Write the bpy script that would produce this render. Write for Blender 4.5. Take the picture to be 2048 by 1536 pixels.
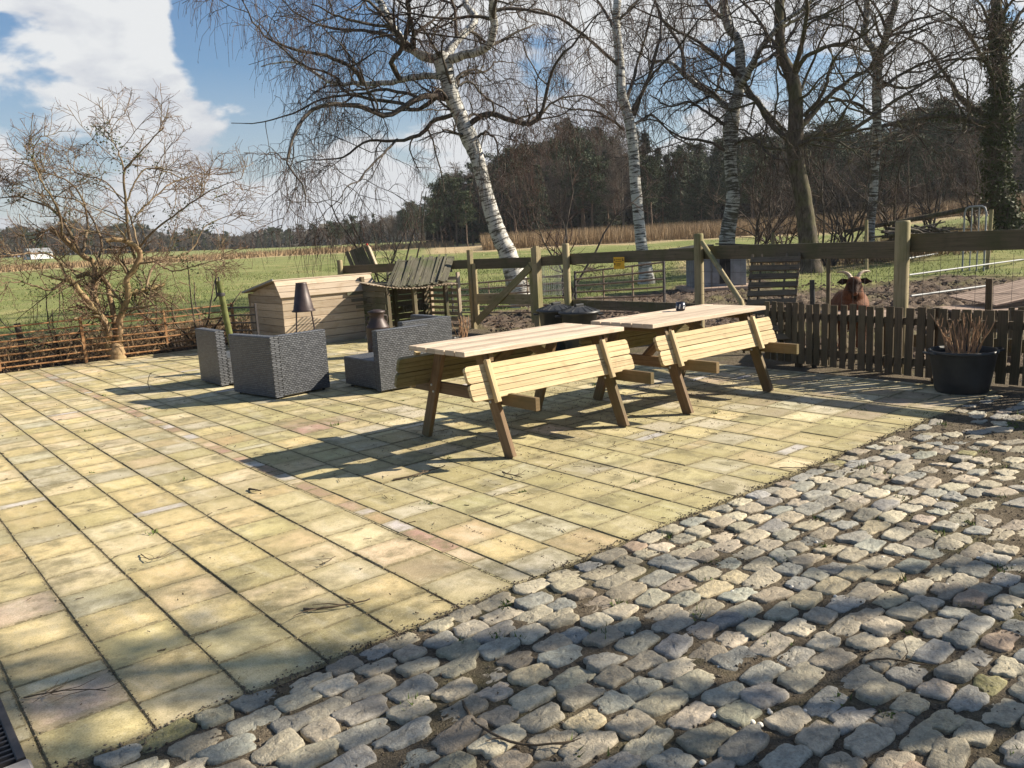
import bpy, bmesh, math, random
import numpy as np
from mathutils import Vector, Matrix
R_=math.radians
scene=bpy.context.scene
for o in list(bpy.data.objects): bpy.data.objects.remove(o)
COL=scene.collection
rng=np.random.default_rng(7); random.seed(7)
# ------------------------------------------------------------------ camera
H=1.485; F=1640.; CX,CY=1024.,768.
ROLL=R_(3.15); PITCH=R_(10.05); HEAD=R_(39.5)
fw=np.array([math.sin(HEAD)*math.cos(PITCH),math.cos(HEAD)*math.cos(PITCH),-math.sin(PITCH)])
_r=np.array([math.cos(HEAD),-math.sin(HEAD),0]); _u=np.cross(_r,fw)
CR=_r*math.cos(ROLL)-_u*math.sin(ROLL); CU=_u*math.cos(ROLL)+_r*math.sin(ROLL)
EYE=np.array([0,0,H])
def ray(px,py): return fw*F+CR*(px-CX)-CU*(py-CY)
def G(px,py,z=0):
    d=ray(px,py); return EYE+d*((z-H)/d[2])
def D(px,py,dist):
    d=ray(px,py); return EYE+d*(dist/math.hypot(d[0],d[1]))
def Yp(px,py,y):
    d=ray(px,py); return EYE+d*(y/d[1])
cam=bpy.data.cameras.new('camera'); cam.lens=36*F/2048; cam.sensor_width=36; cam.clip_end=5000; cam.clip_start=.05
co=bpy.data.objects.new('camera',cam); COL.objects.link(co)
co.matrix_world=Matrix(((CR[0],CU[0],-fw[0],0),(CR[1],CU[1],-fw[1],0),(CR[2],CU[2],-fw[2],H),(0,0,0,1)))
scene.camera=co
# ------------------------------------------------------------------ light
SUN_AZ=R_(-31); SUN_EL=R_(30)          # direction towards the sun, measured from +x
SD=Vector((math.cos(SUN_EL)*math.cos(SUN_AZ),math.cos(SUN_EL)*math.sin(SUN_AZ),math.sin(SUN_EL)))
sl=bpy.data.lights.new('sun','SUN'); sl.energy=5.0; sl.angle=R_(.53); sl.color=(1,.90,.74)
so=bpy.data.objects.new('sun',sl); COL.objects.link(so); so.rotation_euler=SD.to_track_quat('Z','Y').to_euler()
scene.view_settings.view_transform='Standard'; scene.view_settings.look='None'
scene.view_settings.exposure=1.15; scene.view_settings.gamma=1
W=bpy.data.worlds.new('World'); scene.world=W; W.use_nodes=True
nt=W.node_tree; N=nt.nodes; L=nt.links; N.clear()
def nn(t,**k):
    n=N.new(t)
    for a,b in k.items(): setattr(n,a,b)
    return n
out=nn('ShaderNodeOutputWorld'); bg=nn('ShaderNodeBackground'); L.new(bg.outputs[0],out.inputs[0]); bg.inputs[1].default_value=.064
sky=nn('ShaderNodeTexSky',sky_type='NISHITA'); sky.sun_disc=False; sky.sun_elevation=SUN_EL; sky.sun_rotation=math.pi/2-SUN_AZ
sky.altitude=0; sky.air_density=1.25; sky.dust_density=.5; sky.ozone_density=2.0
tc=nn('ShaderNodeTexCoord'); 
def math_(op,a,b=None,clamp=False,c=None):
    n=nn('ShaderNodeMath',operation=op,use_clamp=clamp)
    for i,v in enumerate((a,b,c)):
        if v is None: continue
        if isinstance(v,(int,float)): n.inputs[i].default_value=v
        else: L.new(v,n.inputs[i])
    return n.outputs[0]
def cloudnoise(offset,scale=5.2,detail=10,rough=.54,zs=2.1):
    m=nn('ShaderNodeMapping'); m.inputs['Location'].default_value=offset; m.inputs['Scale'].default_value=(1,1,zs)
    L.new(tc.outputs['Generated'],m.inputs[0])
    n=nn('ShaderNodeTexNoise',noise_dimensions='3D'); n.inputs['Scale'].default_value=scale; n.inputs['Detail'].default_value=detail
    n.inputs['Roughness'].default_value=rough; n.inputs['Distortion'].default_value=.25
    L.new(m.outputs[0],n.inputs['Vector']); return n.outputs['Fac']
def blob(px,py,w,amp):     # a bank of cloud (or a gap) at a compass direction of the sky
    v=ray(px,py); v=v/np.linalg.norm(v)
    d=nn('ShaderNodeVectorMath',operation='DISTANCE'); L.new(tc.outputs['Generated'],d.inputs[0]); d.inputs[1].default_value=tuple(v)
    x=math_('DIVIDE',d.outputs['Value'],w/F); x=math_('MULTIPLY',x,x); x=math_('MULTIPLY',x,-1.)
    e=math_('EXPONENT',x); return math_('MULTIPLY',e,amp)
base=cloudnoise((3.1,.4,1.7))
base=math_('ADD',math_('MULTIPLY',base,.62),math_('MULTIPLY',cloudnoise((7.3,2.2,.6),2.0,3,.5),.38))
base=math_('ADD',math_('MULTIPLY',math_('SUBTRACT',base,.5),1.7),.5)
acc=base
for b in [(200,50,150,.05),(330,170,90,.06),(240,180,80,.03),(400,60,70,-.10),(60,218,70,-.22),(395,55,65,-.22),(5,100,60,-.18),(190,262,60,-.14),(110,120,50,-.06),(60,190,50,.08),(300,270,80,-.06),(900,90,70,.10),(1000,230,80,.08),(1420,200,60,.08),(30,235,60,-.16),(25,160,60,.10),(110,265,90,-.03),(760,250,130,-.17),(680,110,170,-.11),(600,170,150,-.12),(1090,60,150,-.05),(1660,190,90,-.09),(1400,120,80,-.06),(480,40,90,-.14),(950,140,80,.19),
          (480,340,140,.07),(1230,60,120,.06),(1180,250,110,.10),(1320,240,70,-.14),(1560,180,120,.09),(1850,120,120,-.05),(1500,50,90,-.06),(250,330,170,.06),(760,380,150,.10),(600,300,70,-.05),(1700,60,120,.06),(1980,180,100,.08)]:
    acc=math_('ADD',acc,blob(*b))
mask=nn('ShaderNodeMapRange',interpolation_type='SMOOTHSTEP'); L.new(math_('ADD',acc,blob(1024,300,2300,.21)),mask.inputs[0]); mask.inputs[1].default_value=.665; mask.inputs[2].default_value=.745
# sunlit/shaded side of clouds: density difference along the sun direction
sh=cloudnoise((3.1+.10,.4-.06,1.7+.20)); sh=math_('ADD',math_('MULTIPLY',sh,.62),math_('MULTIPLY',cloudnoise((7.3+.04,2.2,.6+.08),2.0,3,.5),.38))
dif=math_('SUBTRACT',base,sh)
thick=nn('ShaderNodeMapRange'); L.new(math_('ADD',math_('MULTIPLY',dif,-3.0),math_('MULTIPLY',acc,1.0)),thick.inputs[0])
L.new(math_('ADD',math_('ADD',math_('MULTIPLY',dif,-3.0),math_('MULTIPLY',acc,1.0)),math_('ADD',blob(230,50,190,.16),blob(60,130,90,.10))),thick.inputs[0]); thick.inputs[1].default_value=.46; thick.inputs[2].default_value=.90
cr=nn('ShaderNodeValToRGB'); cr.color_ramp.elements[0].position=0; cr.color_ramp.elements[0].color=(.60,.61,.62,1); cr.color_ramp.elements[1].position=1; cr.color_ramp.elements[1].color=(.36,.39,.44,1)
cr.color_ramp.elements.new(.45).color=(.47,.49,.53,1)
L.new(thick.outputs[0],cr.inputs[0])
cm=nn('ShaderNodeVectorMath',operation='SCALE'); L.new(cr.outputs[0],cm.inputs[0]); cm.inputs['Scale'].default_value=9.6
sp=nn('ShaderNodeSeparateXYZ'); L.new(tc.outputs['Generated'],sp.inputs[0])
hz=nn('ShaderNodeMapRange'); L.new(sp.outputs[2],hz.inputs[0]); hz.inputs[1].default_value=0.0; hz.inputs[2].default_value=.20; hz.inputs[3].default_value=.80; hz.inputs[4].default_value=0
mx=math_('MAXIMUM',mask.outputs[0],hz.outputs[0])
mix=nn('ShaderNodeMix',data_type='RGBA'); L.new(mask.outputs[0],mix.inputs[0]); tn=nn('ShaderNodeMix',data_type='RGBA',blend_type='MULTIPLY'); tn.inputs[0].default_value=1; L.new(sky.outputs[0],tn.inputs[6]); tn.inputs[7].default_value=(.58,.70,.86,1); L.new(tn.outputs[2],mix.inputs[6]); L.new(cm.outputs[0],mix.inputs[7])
mix2=nn('ShaderNodeMix',data_type='RGBA'); L.new(hz.outputs[0],mix2.inputs[0]); L.new(mix.outputs[2],mix2.inputs[6]); mix2.inputs[7].default_value=(4.3,4.45,4.75,1); L.new(mix2.outputs[2],bg.inputs[0])
# ------------------------------------------------------------------ materials
def mat(name,rough=.8,spec=.3,metal=0):
    m=bpy.data.materials.new(name); m.use_nodes=True; b=m.node_tree.nodes['Principled BSDF']
    b.inputs['Roughness'].default_value=rough; b.inputs['Specular IOR Level'].default_value=spec; b.inputs['Metallic'].default_value=metal
    return m,m.node_tree,b
def nd(t,ty,**k):
    n=t.nodes.new(ty)
    for a,b in k.items():
        if a in n.inputs: n.inputs[a].default_value=b
        else: setattr(n,a,b)
    return n
def ramp(t,fac,stops):
    r=t.nodes.new('ShaderNodeValToRGB'); e=r.color_ramp.elements
    e[0].position=stops[0][0]; e[0].color=(*stops[0][1],1); e[1].position=stops[-1][0]; e[1].color=(*stops[-1][1],1)
    for p,c in stops[1:-1]: e.new(p).color=(*c,1)
    t.links.new(fac,r.inputs[0]); return r.outputs[0]
def noise(t,vec,scale,detail=4,rough=.55,dist=0):
    n=nd(t,'ShaderNodeTexNoise',Scale=scale,Detail=detail,Roughness=rough,Distortion=dist)
    if vec is not None: t.links.new(vec,n.inputs['Vector'])
    return n.outputs['Fac']
def mixc(t,f,a,b,mode='MIX'):
    n=t.nodes.new('ShaderNodeMix'); n.data_type='RGBA'; n.blend_type=mode
    for i,v in ((0,f),(6,a),(7,b)):
        if isinstance(v,(int,float)): n.inputs[i].default_value=v
        elif isinstance(v,tuple): n.inputs[i].default_value=(*v,1)
        else: t.links.new(v,n.inputs[i])
    return n.outputs[2]
def mrange(t,v,a,b,c=0.,d=1.,smooth=False):
    n=t.nodes.new('ShaderNodeMapRange'); t.links.new(v,n.inputs[0])
    for i,x in enumerate((a,b,c,d)): n.inputs[i+1].default_value=x
    if smooth: n.interpolation_type='SMOOTHSTEP'
    return n.outputs[0]
def bump(t,b,h,strength=.5,dist=.01):
    n=t.nodes.new('ShaderNodeBump'); n.inputs['Strength'].default_value=strength; n.inputs['Distance'].default_value=dist
    t.links.new(h,n.inputs['Height']); t.links.new(n.outputs[0],b.inputs['Normal'])
def tcoord(t,k='Object'): return t.nodes.new('ShaderNodeTexCoord').outputs[k]
def attr(t,name,o='Fac'):
    n=t.nodes.new('ShaderNodeAttribute'); n.attribute_name=name; return n.outputs[o]
def mapping(t,v,scale=(1,1,1),loc=(0,0,0)):
    n=t.nodes.new('ShaderNodeMapping'); n.inputs['Scale'].default_value=scale; n.inputs['Location'].default_value=loc; t.links.new(v,n.inputs[0]); return n.outputs[0]
def m_(t,op,a,b=None):
    n=t.nodes.new('ShaderNodeMath'); n.operation=op
    for i,v in enumerate((a,b)):
        if v is None: continue
        if isinstance(v,(int,float)): n.inputs[i].default_value=v
        else: t.links.new(v,n.inputs[i])
    return n.outputs[0]
def wood(name,c1,c2,dark,green=0.,gcol=(.06,.075,.02),rough=.75,knots=.5,grey=0.):
    m,t,b=mat(name,rough,.25)
    uv=tcoord(t,'UV'); rnd=attr(t,'rnd')
    off=t.nodes.new('ShaderNodeCombineXYZ'); t.links.new(m_(t,'MULTIPLY',rnd,37.),off.inputs[0]); t.links.new(m_(t,'MULTIPLY',rnd,91.),off.inputs[1])
    add=t.nodes.new('ShaderNodeVectorMath'); t.links.new(uv,add.inputs[0]); t.links.new(off.outputs[0],add.inputs[1]); v=add.outputs[0]
    g=noise(t,mapping(t,v,(2.2,70,1)),1,6,.6,.4)
    g2=noise(t,mapping(t,v,(1.2,14,1)),1,4,.6,1.2)
    c=mixc(t,mrange(t,g2,.3,.7),c1,c2)
    c=mixc(t,mrange(t,g,.48,.72,0,.75),c,dark)
    vo=nd(t,'ShaderNodeTexVoronoi',Scale=1.); t.links.new(mapping(t,v,(3.2,9,1)),vo.inputs['Vector'])
    c=mixc(t,mrange(t,vo.outputs['Distance'],.09,.17,knots,0,True),c,dark)
    big=noise(t,tcoord(t),1.7,4,.6)
    st=noise(t,tcoord(t),5.5,5,.65,.5); c=mixc(t,mrange(t,st,.50,.72,0,.42,True),c,dark)
    if green>0: c=mixc(t,mrange(t,big,.42,.68,0,green,True),c,gcol)
    rv=mrange(t,rnd,0,1,.78,1.16)
    cc=t.nodes.new('ShaderNodeVectorMath'); cc.operation='SCALE'; t.links.new(c,cc.inputs[0]); t.links.new(rv,cc.inputs['Scale'])
    t.links.new(cc.outputs[0],b.inputs['Base Color']); bump(t,b,g,.35,.004); return m
M={}
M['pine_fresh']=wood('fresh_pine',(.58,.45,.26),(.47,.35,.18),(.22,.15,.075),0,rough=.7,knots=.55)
M['pine_shaded']=wood('shaded_seat',(.27,.22,.11),(.20,.165,.08),(.10,.08,.035),.5,(.12,.12,.04))  # far seats: shade under the tabletop put into a darker olive wood
M['pine_top']=wood('weathered_pine_top',(.62,.51,.39),(.53,.42,.31),(.27,.19,.13),0,rough=.75,knots=.3)
M['pine_leg']=wood('pine_leg',(.25,.16,.085),(.19,.115,.06),(.09,.05,.025),.6,(.12,.11,.045),rough=.7)
M['board']=wood('grey_green_board',(.17,.13,.085),(.12,.10,.06),(.05,.04,.025),.7,(.075,.08,.03))
M['post']=wood('round_post_wood',(.37,.30,.175),(.28,.225,.125),(.13,.10,.05),.6,(.16,.16,.05))
M['cladding']=wood('pale_cladding',(.49,.40,.30),(.40,.32,.235),(.28,.19,.11),.12,(.28,.27,.13),knots=.35)
M['old_lath']=wood('mossy_lath',(.15,.135,.10),(.09,.085,.06),(.04,.035,.025),.8,(.06,.075,.03),rough=.9)
M['picket']=wood('old_picket',(.15,.11,.07),(.10,.075,.048),(.045,.033,.022),.35,(.09,.085,.04),rough=.85)
M['deck']=wood('sun_bleached_deck',(.42,.31,.24),(.33,.24,.18),(.14,.10,.07),0)
M['pallet']=wood('dark_pallet',(.16,.12,.08),(.11,.085,.055),(.04,.03,.02),.3,(.07,.07,.035),rough=.85)
def plain(name,col,rough=.6,spec=.4,metal=0,var=.25,scale=9,bmp=.15,bd=.003):
    m,t,b=mat(name,rough,spec,metal); n=noise(t,tcoord(t),scale,6,.6)
    c=mixc(t,mrange(t,n,.3,.7),tuple(x*(1-var) for x in col),tuple(min(1,x*(1+var)) for x in col)); t.links.new(c,b.inputs['Base Color'])
    if bmp: bump(t,b,noise(t,tcoord(t),scale*8,3),bmp,bd)
    return m
M['black_plastic']=plain('black_plastic',(.022,.023,.024),.42,.5,0,.3,6,.1)
M['pot_plastic']=plain('pot_plastic',(.035,.036,.036),.5,.4,0,.35,5,.15)
M['galv']=plain('galvanised_steel',(.25,.26,.26),.6,.4,.1,.2,20,0)
M['steel_dark']=plain('dark_steel',(.05,.045,.045),.55,.4,.3,.4,20,.1)
M['cast']=plain('brown_cast_metal',(.045,.029,.026),.5,.5,.2,.35,14,.2)
M['bolt']=plain('zinc_bolt',(.5,.5,.48),.4,.5,.8,.1,20,0)
M['rubber']=plain('black_rubber',(.03,.03,.03),.7,.3,0,.2,8,0)
M['kennel']=plain('grey_panel',(.20,.21,.22),.8,.2,0,.3,4,.2)
M['stalk']=plain('dry_stalk',(.33,.20,.115),.85,.2,0,.4,25,.2)
M['twig']=plain('dead_twig',(.10,.075,.05),.9,.15,0,.4,40,.2)
M['pebble']=plain('white_pebble',(.62,.58,.50),.6,.3,0,.15,60,.2)
M['crumb']=plain('soil_crumb',(.12,.097,.072),.95,.1,0,.6,9,.3)
M['paper']=plain('mug_glaze',(.03,.035,.05),.25,.5,0,.2,30,0)
M['white']=plain('mug_white',(.6,.6,.58),.4,.5,0,.1,30,0)
M['red']=plain('red_tag',(.5,.05,.03),.6,.3,0,.1,9,0)
M['concrete']=plain('kerb_concrete',(.33,.30,.27),.9,.15,0,.25,7,.5,.006)
def rust():
    m,t,b=mat('rusty_bars',.85,.2); n=noise(t,tcoord(t),14,6,.65)
    t.links.new(ramp(t,n,[(.3,(.16,.075,.035)),(.55,(.28,.15,.07)),(.75,(.36,.24,.12))]),b.inputs['Base Color']); bump(t,b,n,.3,.003); return m
M['rust']=rust()
def farmgate():
    m,t,b=mat('brown_tube',.55,.4,.1); n=noise(t,tcoord(t),10,6,.65)
    t.links.new(ramp(t,n,[(.3,(.17,.11,.07)),(.6,(.30,.22,.15)),(.8,(.40,.33,.24))]),b.inputs['Base Color']); return m
M['tube']=farmgate()
def wicker():
    m,t,b=mat('woven_wicker',.38,.7)
    uv=tcoord(t,'UV')
    br=nd(t,'ShaderNodeTexBrick',Scale=1.); br.offset=.5
    br.inputs['Color1'].default_value=(.115,.12,.13,1); br.inputs['Color2'].default_value=(.055,.058,.065,1); br.inputs['Mortar'].default_value=(.010,.0105,.012,1)
    br.inputs['Mortar Size'].default_value=.0042; br.inputs['Mortar Smooth'].default_value=.9
    br.inputs['Brick Width'].default_value=.036; br.inputs['Row Height'].default_value=.0195; t.links.new(uv,br.inputs['Vector'])
    t.links.new(br.outputs['Color'],b.inputs['Base Color'])
    bump(t,b,m_(t,'SUBTRACT',1.,br.outputs['Fac']),.9,.0045); return m
M['wicker']=wicker()
def birch(name,white=.62,dk=.05,bias=0.):
    m,t,b=mat(name,.8,.2); o=tcoord(t); uv=tcoord(t,'UV')
    n1=noise(t,mapping(t,uv,(22,2.2,1)),1,5,.7,.3)       # horizontal lenticels (u along the trunk)
    n2=noise(t,o,1.3,4,.6,.3); n3=noise(t,mapping(t,o,(1,1,.35)),9,5,.6)
    w=mixc(t,mrange(t,n3,.3,.7),(white*.72,white*.70,white*.64),(white,white*.97,white*.9))
    c=mixc(t,mrange(t,n1,.515-bias,.56-bias,0,.95),w,(dk,dk*.85,dk*.7))
    n5=noise(t,mapping(t,uv,(9,1.6,1)),1,5,.65,.6); c=mixc(t,mrange(t,n5,.60-bias,.66-bias,0,.95),c,(dk,dk*.85,dk*.7))
    sz=t.nodes.new('ShaderNodeSeparateXYZ'); t.links.new(o,sz.inputs[0]); n2b=m_(t,'ADD',m_(t,'ADD',m_(t,'MULTIPLY',n2,.6),m_(t,'MULTIPLY',n5,.4)),mrange(t,sz.outputs[2],3.2,0.,0,.085)); c=mixc(t,mrange(t,n2b,.57-bias,.62-bias,0,.9),c,(dk*1.6,dk*1.4,dk))
    low=mrange(t,n3,.55,.75,0,.5); c=mixc(t,low,c,(.30,.27,.18))
    t.links.new(c,b.inputs['Base Color']); bump(t,b,n1,.4,.01); return m
M['birch']=birch('white_birch_bark',.62); M['birch2']=birch('blotched_birch_bark',.52,.05,.03)
def bark(name,a,b_,moss=0,mc=(.10,.11,.03)):
    m,t,b=mat(name,.9,.15); o=tcoord(t); n=noise(t,mapping(t,o,(1,1,.3)),14,6,.65,.4); g=noise(t,o,2.3,4,.6)
    c=mixc(t,mrange(t,n,.35,.65),a,b_); c=mixc(t,mrange(t,g,.45,.6,0,moss),c,mc)
    t.links.new(c,b.inputs['Base Color']); bump(t,b,n,.6,.012); return m
M['bark_dark']=bark('dark_bark',(.045,.036,.028),(.14,.115,.09),.35)
M['limb']=bark('limb_bark',(.032,.026,.022),(.125,.105,.09),.12)
M['shrub_bark']=bark('tan_shrub_bark',(.17,.11,.06),(.36,.25,.145),.3,(.20,.20,.07))
M['shrub_twig']=bark('reddish_twigs',(.10,.055,.04),(.20,.125,.085),.1)
M['shrub_limb']=bark('brown_shrub_limbs',(.10,.07,.045),(.27,.20,.13),.2)
M['twigs']=bark('brown_twigs',(.055,.036,.030),(.11,.075,.062))
M['catkin']=plain('catkins',(.085,.05,.04),.9,.1,0,.35,3,0)
M['twigs_tan']=bark('tan_twigs',(.16,.10,.065),(.30,.20,.13))
M['far_twigs']=bark('grey_brown_twigs',(.07,.055,.045),(.14,.11,.09))
M['far_trunk']=bark('pine_trunk',(.09,.06,.045),(.20,.15,.11))
def foliage(name,a,b_,sc=.6):
    m,t,b=mat(name,.7,.25); n=noise(t,tcoord(t),sc,4,.6); r=attr(t,'rnd')
    c=mixc(t,m_(t,'MULTIPLY',m_(t,'ADD',n,r),.5),a,b_); t.links.new(c,b.inputs['Base Color']); return m
M['pine_leaf']=foliage('pine_needles',(.018,.030,.012),(.065,.085,.035))
M['fir_leaf']=foliage('fir_needles',(.014,.024,.012),(.045,.062,.028))
M['ivy']=foliage('ivy_leaves',(.022,.032,.010),(.085,.10,.032),3)
M['reed']=foliage('dry_reeds',(.16,.105,.055),(.38,.27,.15),1)
M['grass']=foliage('grass_blades',(.09,.12,.03),(.19,.22,.065),.8)
M['drygrass']=foliage('dry_grass',(.20,.17,.07),(.40,.33,.17),.8)
M['bramble']=foliage('bramble_stems',(.085,.055,.03),(.28,.19,.11),1.5)
M['moss']=foliage('weed_green',(.05,.08,.015),(.13,.17,.04),5)
def ground():
    m,t,b=mat('meadow_ground',.95,.1); o=tcoord(t)
    n1=noise(t,o,.09,5,.6,.4); n2=noise(t,o,1.3,6,.65); n3=noise(t,o,14,4,.6); n4=noise(t,mapping(t,o,(1,1,1),(40,3,0)),.35,5,.6)
    gr=mixc(t,mrange(t,n2,.3,.7),(.10,.13,.035),(.175,.20,.065))
    gr=mixc(t,mrange(t,n1,.35,.7),gr,(.22,.23,.09))
    gr=mixc(t,mrange(t,n4,.50,.68,0,.8,True),gr,(.30,.27,.12))
    gr=mixc(t,mrange(t,n3,.5,.8,0,.45),gr,(.30,.27,.12))
    mud=mixc(t,mrange(t,n2,.3,.7),(.105,.078,.058),(.19,.145,.11)); mud=mixc(t,mrange(t,noise(t,o,6,5,.7,.5),.42,.62,0,.75),mud,(.055,.042,.034)); mud=mixc(t,mrange(t,n3,.5,.75,0,.5),mud,(.26,.20,.155))
    mud=mixc(t,mrange(t,n4,.5,.7,0,.6,True),mud,(.13,.14,.04))
    c=mixc(t,attr(t,'mud'),gr,mud); dry=mixc(t,mrange(t,n2,.35,.7),(.34,.25,.14),(.46,.36,.21))
    c=mixc(t,attr(t,'dry'),c,dry); soil=mixc(t,mrange(t,n3,.35,.7),(.055,.042,.03),(.13,.10,.075)); c=mixc(t,attr(t,'soil'),c,soil)
    t.links.new(c,b.inputs['Base Color']); bump(t,b,m_(t,'ADD',n3,noise(t,o,60,3)),.6,.03); return m
M['ground']=ground()
def slab():
    m,t,b=mat('sandstone_slab',.85,.2); o=tcoord(t); col=attr(t,'col','Color')
    n1=noise(t,o,1.1,5,.6,.3); n2=noise(t,mapping(t,o,(5,1.4,5)),1.4,5,.6,.5); n3=noise(t,o,160,3,.7); n4=noise(t,mapping(t,o,(1,1,1),(9,9,9)),3.6,6,.65)
    c=mixc(t,mrange(t,n1,.44,.62,0,.6,True),col,(.32,.275,.125))
    c=mixc(t,mrange(t,n4,.48,.66,0,.78,True),c,(.155,.135,.07))
    c=mixc(t,mrange(t,n2,.52,.75,0,.38),c,(.66,.60,.46))
    n5=noise(t,o,17,6,.7,.3); c=mixc(t,mrange(t,n5,.50,.70,0,.42),c,(.22,.19,.10)); c=mixc(t,mrange(t,n5,.30,.44,.30,0),c,(.64,.58,.42))
    sx=t.nodes.new('ShaderNodeSeparateXYZ'); t.links.new(tcoord(t,'UV'),sx.inputs[0]); eu=m_(t,'MINIMUM',sx.outputs[0],m_(t,'SUBTRACT',1.,sx.outputs[0])); ev=m_(t,'MINIMUM',sx.outputs[1],m_(t,'SUBTRACT',1.,sx.outputs[1]))
    ed=m_(t,'ADD',m_(t,'MINIMUM',eu,ev),m_(t,'MULTIPLY',m_(t,'SUBTRACT',noise(t,o,28,5,.7),.5),.22)); ed2=m_(t,'ADD',m_(t,'MINIMUM',eu,ev),m_(t,'MULTIPLY',m_(t,'SUBTRACT',n4,.5),.9))
    c=mixc(t,mrange(t,ed2,.16,.02,0,.5,True),c,(.25,.21,.10)); c=mixc(t,mrange(t,ed,.035,.0,0,.85,True),c,(.15,.125,.07))
    c=mixc(t,mrange(t,n3,.52,.68,0,.55),c,(.16,.13,.07)); c=mixc(t,mrange(t,n3,.28,.44,.42,0),c,(.74,.68,.50))
    t.links.new(c,b.inputs['Base Color']); bump(t,b,m_(t,'ADD',n3,m_(t,'MULTIPLY',n4,2.)),.35,.004); return m
M['slab']=slab()
def sett():
    m,t,b=mat('granite_sett',.72,.3); o=tcoord(t); col=attr(t,'col','Color')
    n1=noise(t,o,26,6,.7,.4); n2=noise(t,o,6,4,.6); n3=noise(t,o,120,3,.7)
    c=mixc(t,mrange(t,n1,.42,.66,0,.5),col,(.13,.115,.09)); c=mixc(t,mrange(t,n2,.5,.75,0,.35),c,(.42,.38,.29))
    c=mixc(t,mrange(t,n3,.5,.72,0,.4),c,(.07,.065,.055)); c=mixc(t,mrange(t,n3,.28,.42,.35,0),c,(.6,.57,.5))
    t.links.new(c,b.inputs['Base Color']); bump(t,b,m_(t,'ADD',m_(t,'MULTIPLY',n1,1.5),m_(t,'MULTIPLY',n3,.5)),.85,.008); return m
M['sett']=sett()
def soil():
    m,t,b=mat('joint_soil',.95,.1); o=tcoord(t); n=noise(t,o,22,6,.7); n2=noise(t,o,130,3,.7); n3=noise(t,o,2.2,4,.6)
    c=mixc(t,mrange(t,n,.3,.7),(.065,.052,.036),(.155,.125,.088)); c=mixc(t,mrange(t,n2,.5,.75,0,.6),c,(.30,.25,.18))
    c=mixc(t,mrange(t,n3,.52,.7,0,.35),c,(.075,.085,.02)); t.links.new(c,b.inputs['Base Color']); bump(t,b,m_(t,'ADD',n2,n),.9,.014); return m
M['soil']=soil()
def sand():
    m,t,b=mat('sandy_paving_dust',.95,.1); o=tcoord(t); n=noise(t,o,9,6,.7); n2=noise(t,o,130,3,.7)
    c=mixc(t,mrange(t,n,.35,.65),(.085,.075,.038),(.26,.215,.13)); c=mixc(t,mrange(t,n2,.5,.75,0,.5),c,(.08,.065,.04))
    t.links.new(c,b.inputs['Base Color']); bump(t,b,n2,.6,.006); return m
M['joint']=sand()
def goatm():
    m,t,b=mat('goat_coat',.75,.2); o=tcoord(t); n=noise(t,mapping(t,o,(1,1,.3)),60,5,.7)
    sx=t.nodes.new('ShaderNodeSeparateXYZ'); t.links.new(o,sx.inputs[0])
    c=mixc(t,mrange(t,n,.3,.7),(.085,.034,.017),(.19,.073,.032))
    # dark mask on the face, darker chest stripe
    d=t.nodes.new('ShaderNodeVectorMath'); d.operation='DISTANCE'; t.links.new(o,d.inputs[0]); d.inputs[1].default_value=(.235,0,.70)
    c=mixc(t,mrange(t,d.outputs['Value'],.055,.10,.85,0,True),c,(.025,.014,.010))
    t.links.new(c,b.inputs['Base Color']); bump(t,b,n,.8,.012); return m
M['goat']=goatm(); M['goat_dark']=plain('goat_dark_hair',(.03,.018,.012),.85,.15,0,.3,30,.3)
M['horn']=plain('horn',(.42,.33,.24),.55,.4,0,.35,25,.4,.006)
M['eye']=plain('eye_gloss',(.02,.015,.01),.15,.6,0,.1,9,0)
M['sign']=plain('yellow_sign_plate',(.80,.43,.02),.5,.4,0,.05,9,0); M['ink']=plain('black_ink',(.02,.02,.02),.6,.3,0,0,9,0)
M['roofing']=plain('dark_felt',(.05,.05,.045),.9,.1,0,.4,9,.4)
M['straw']=plain('house_white',(.5,.5,.52),.8,.2,0,.1,1,0)
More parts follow.
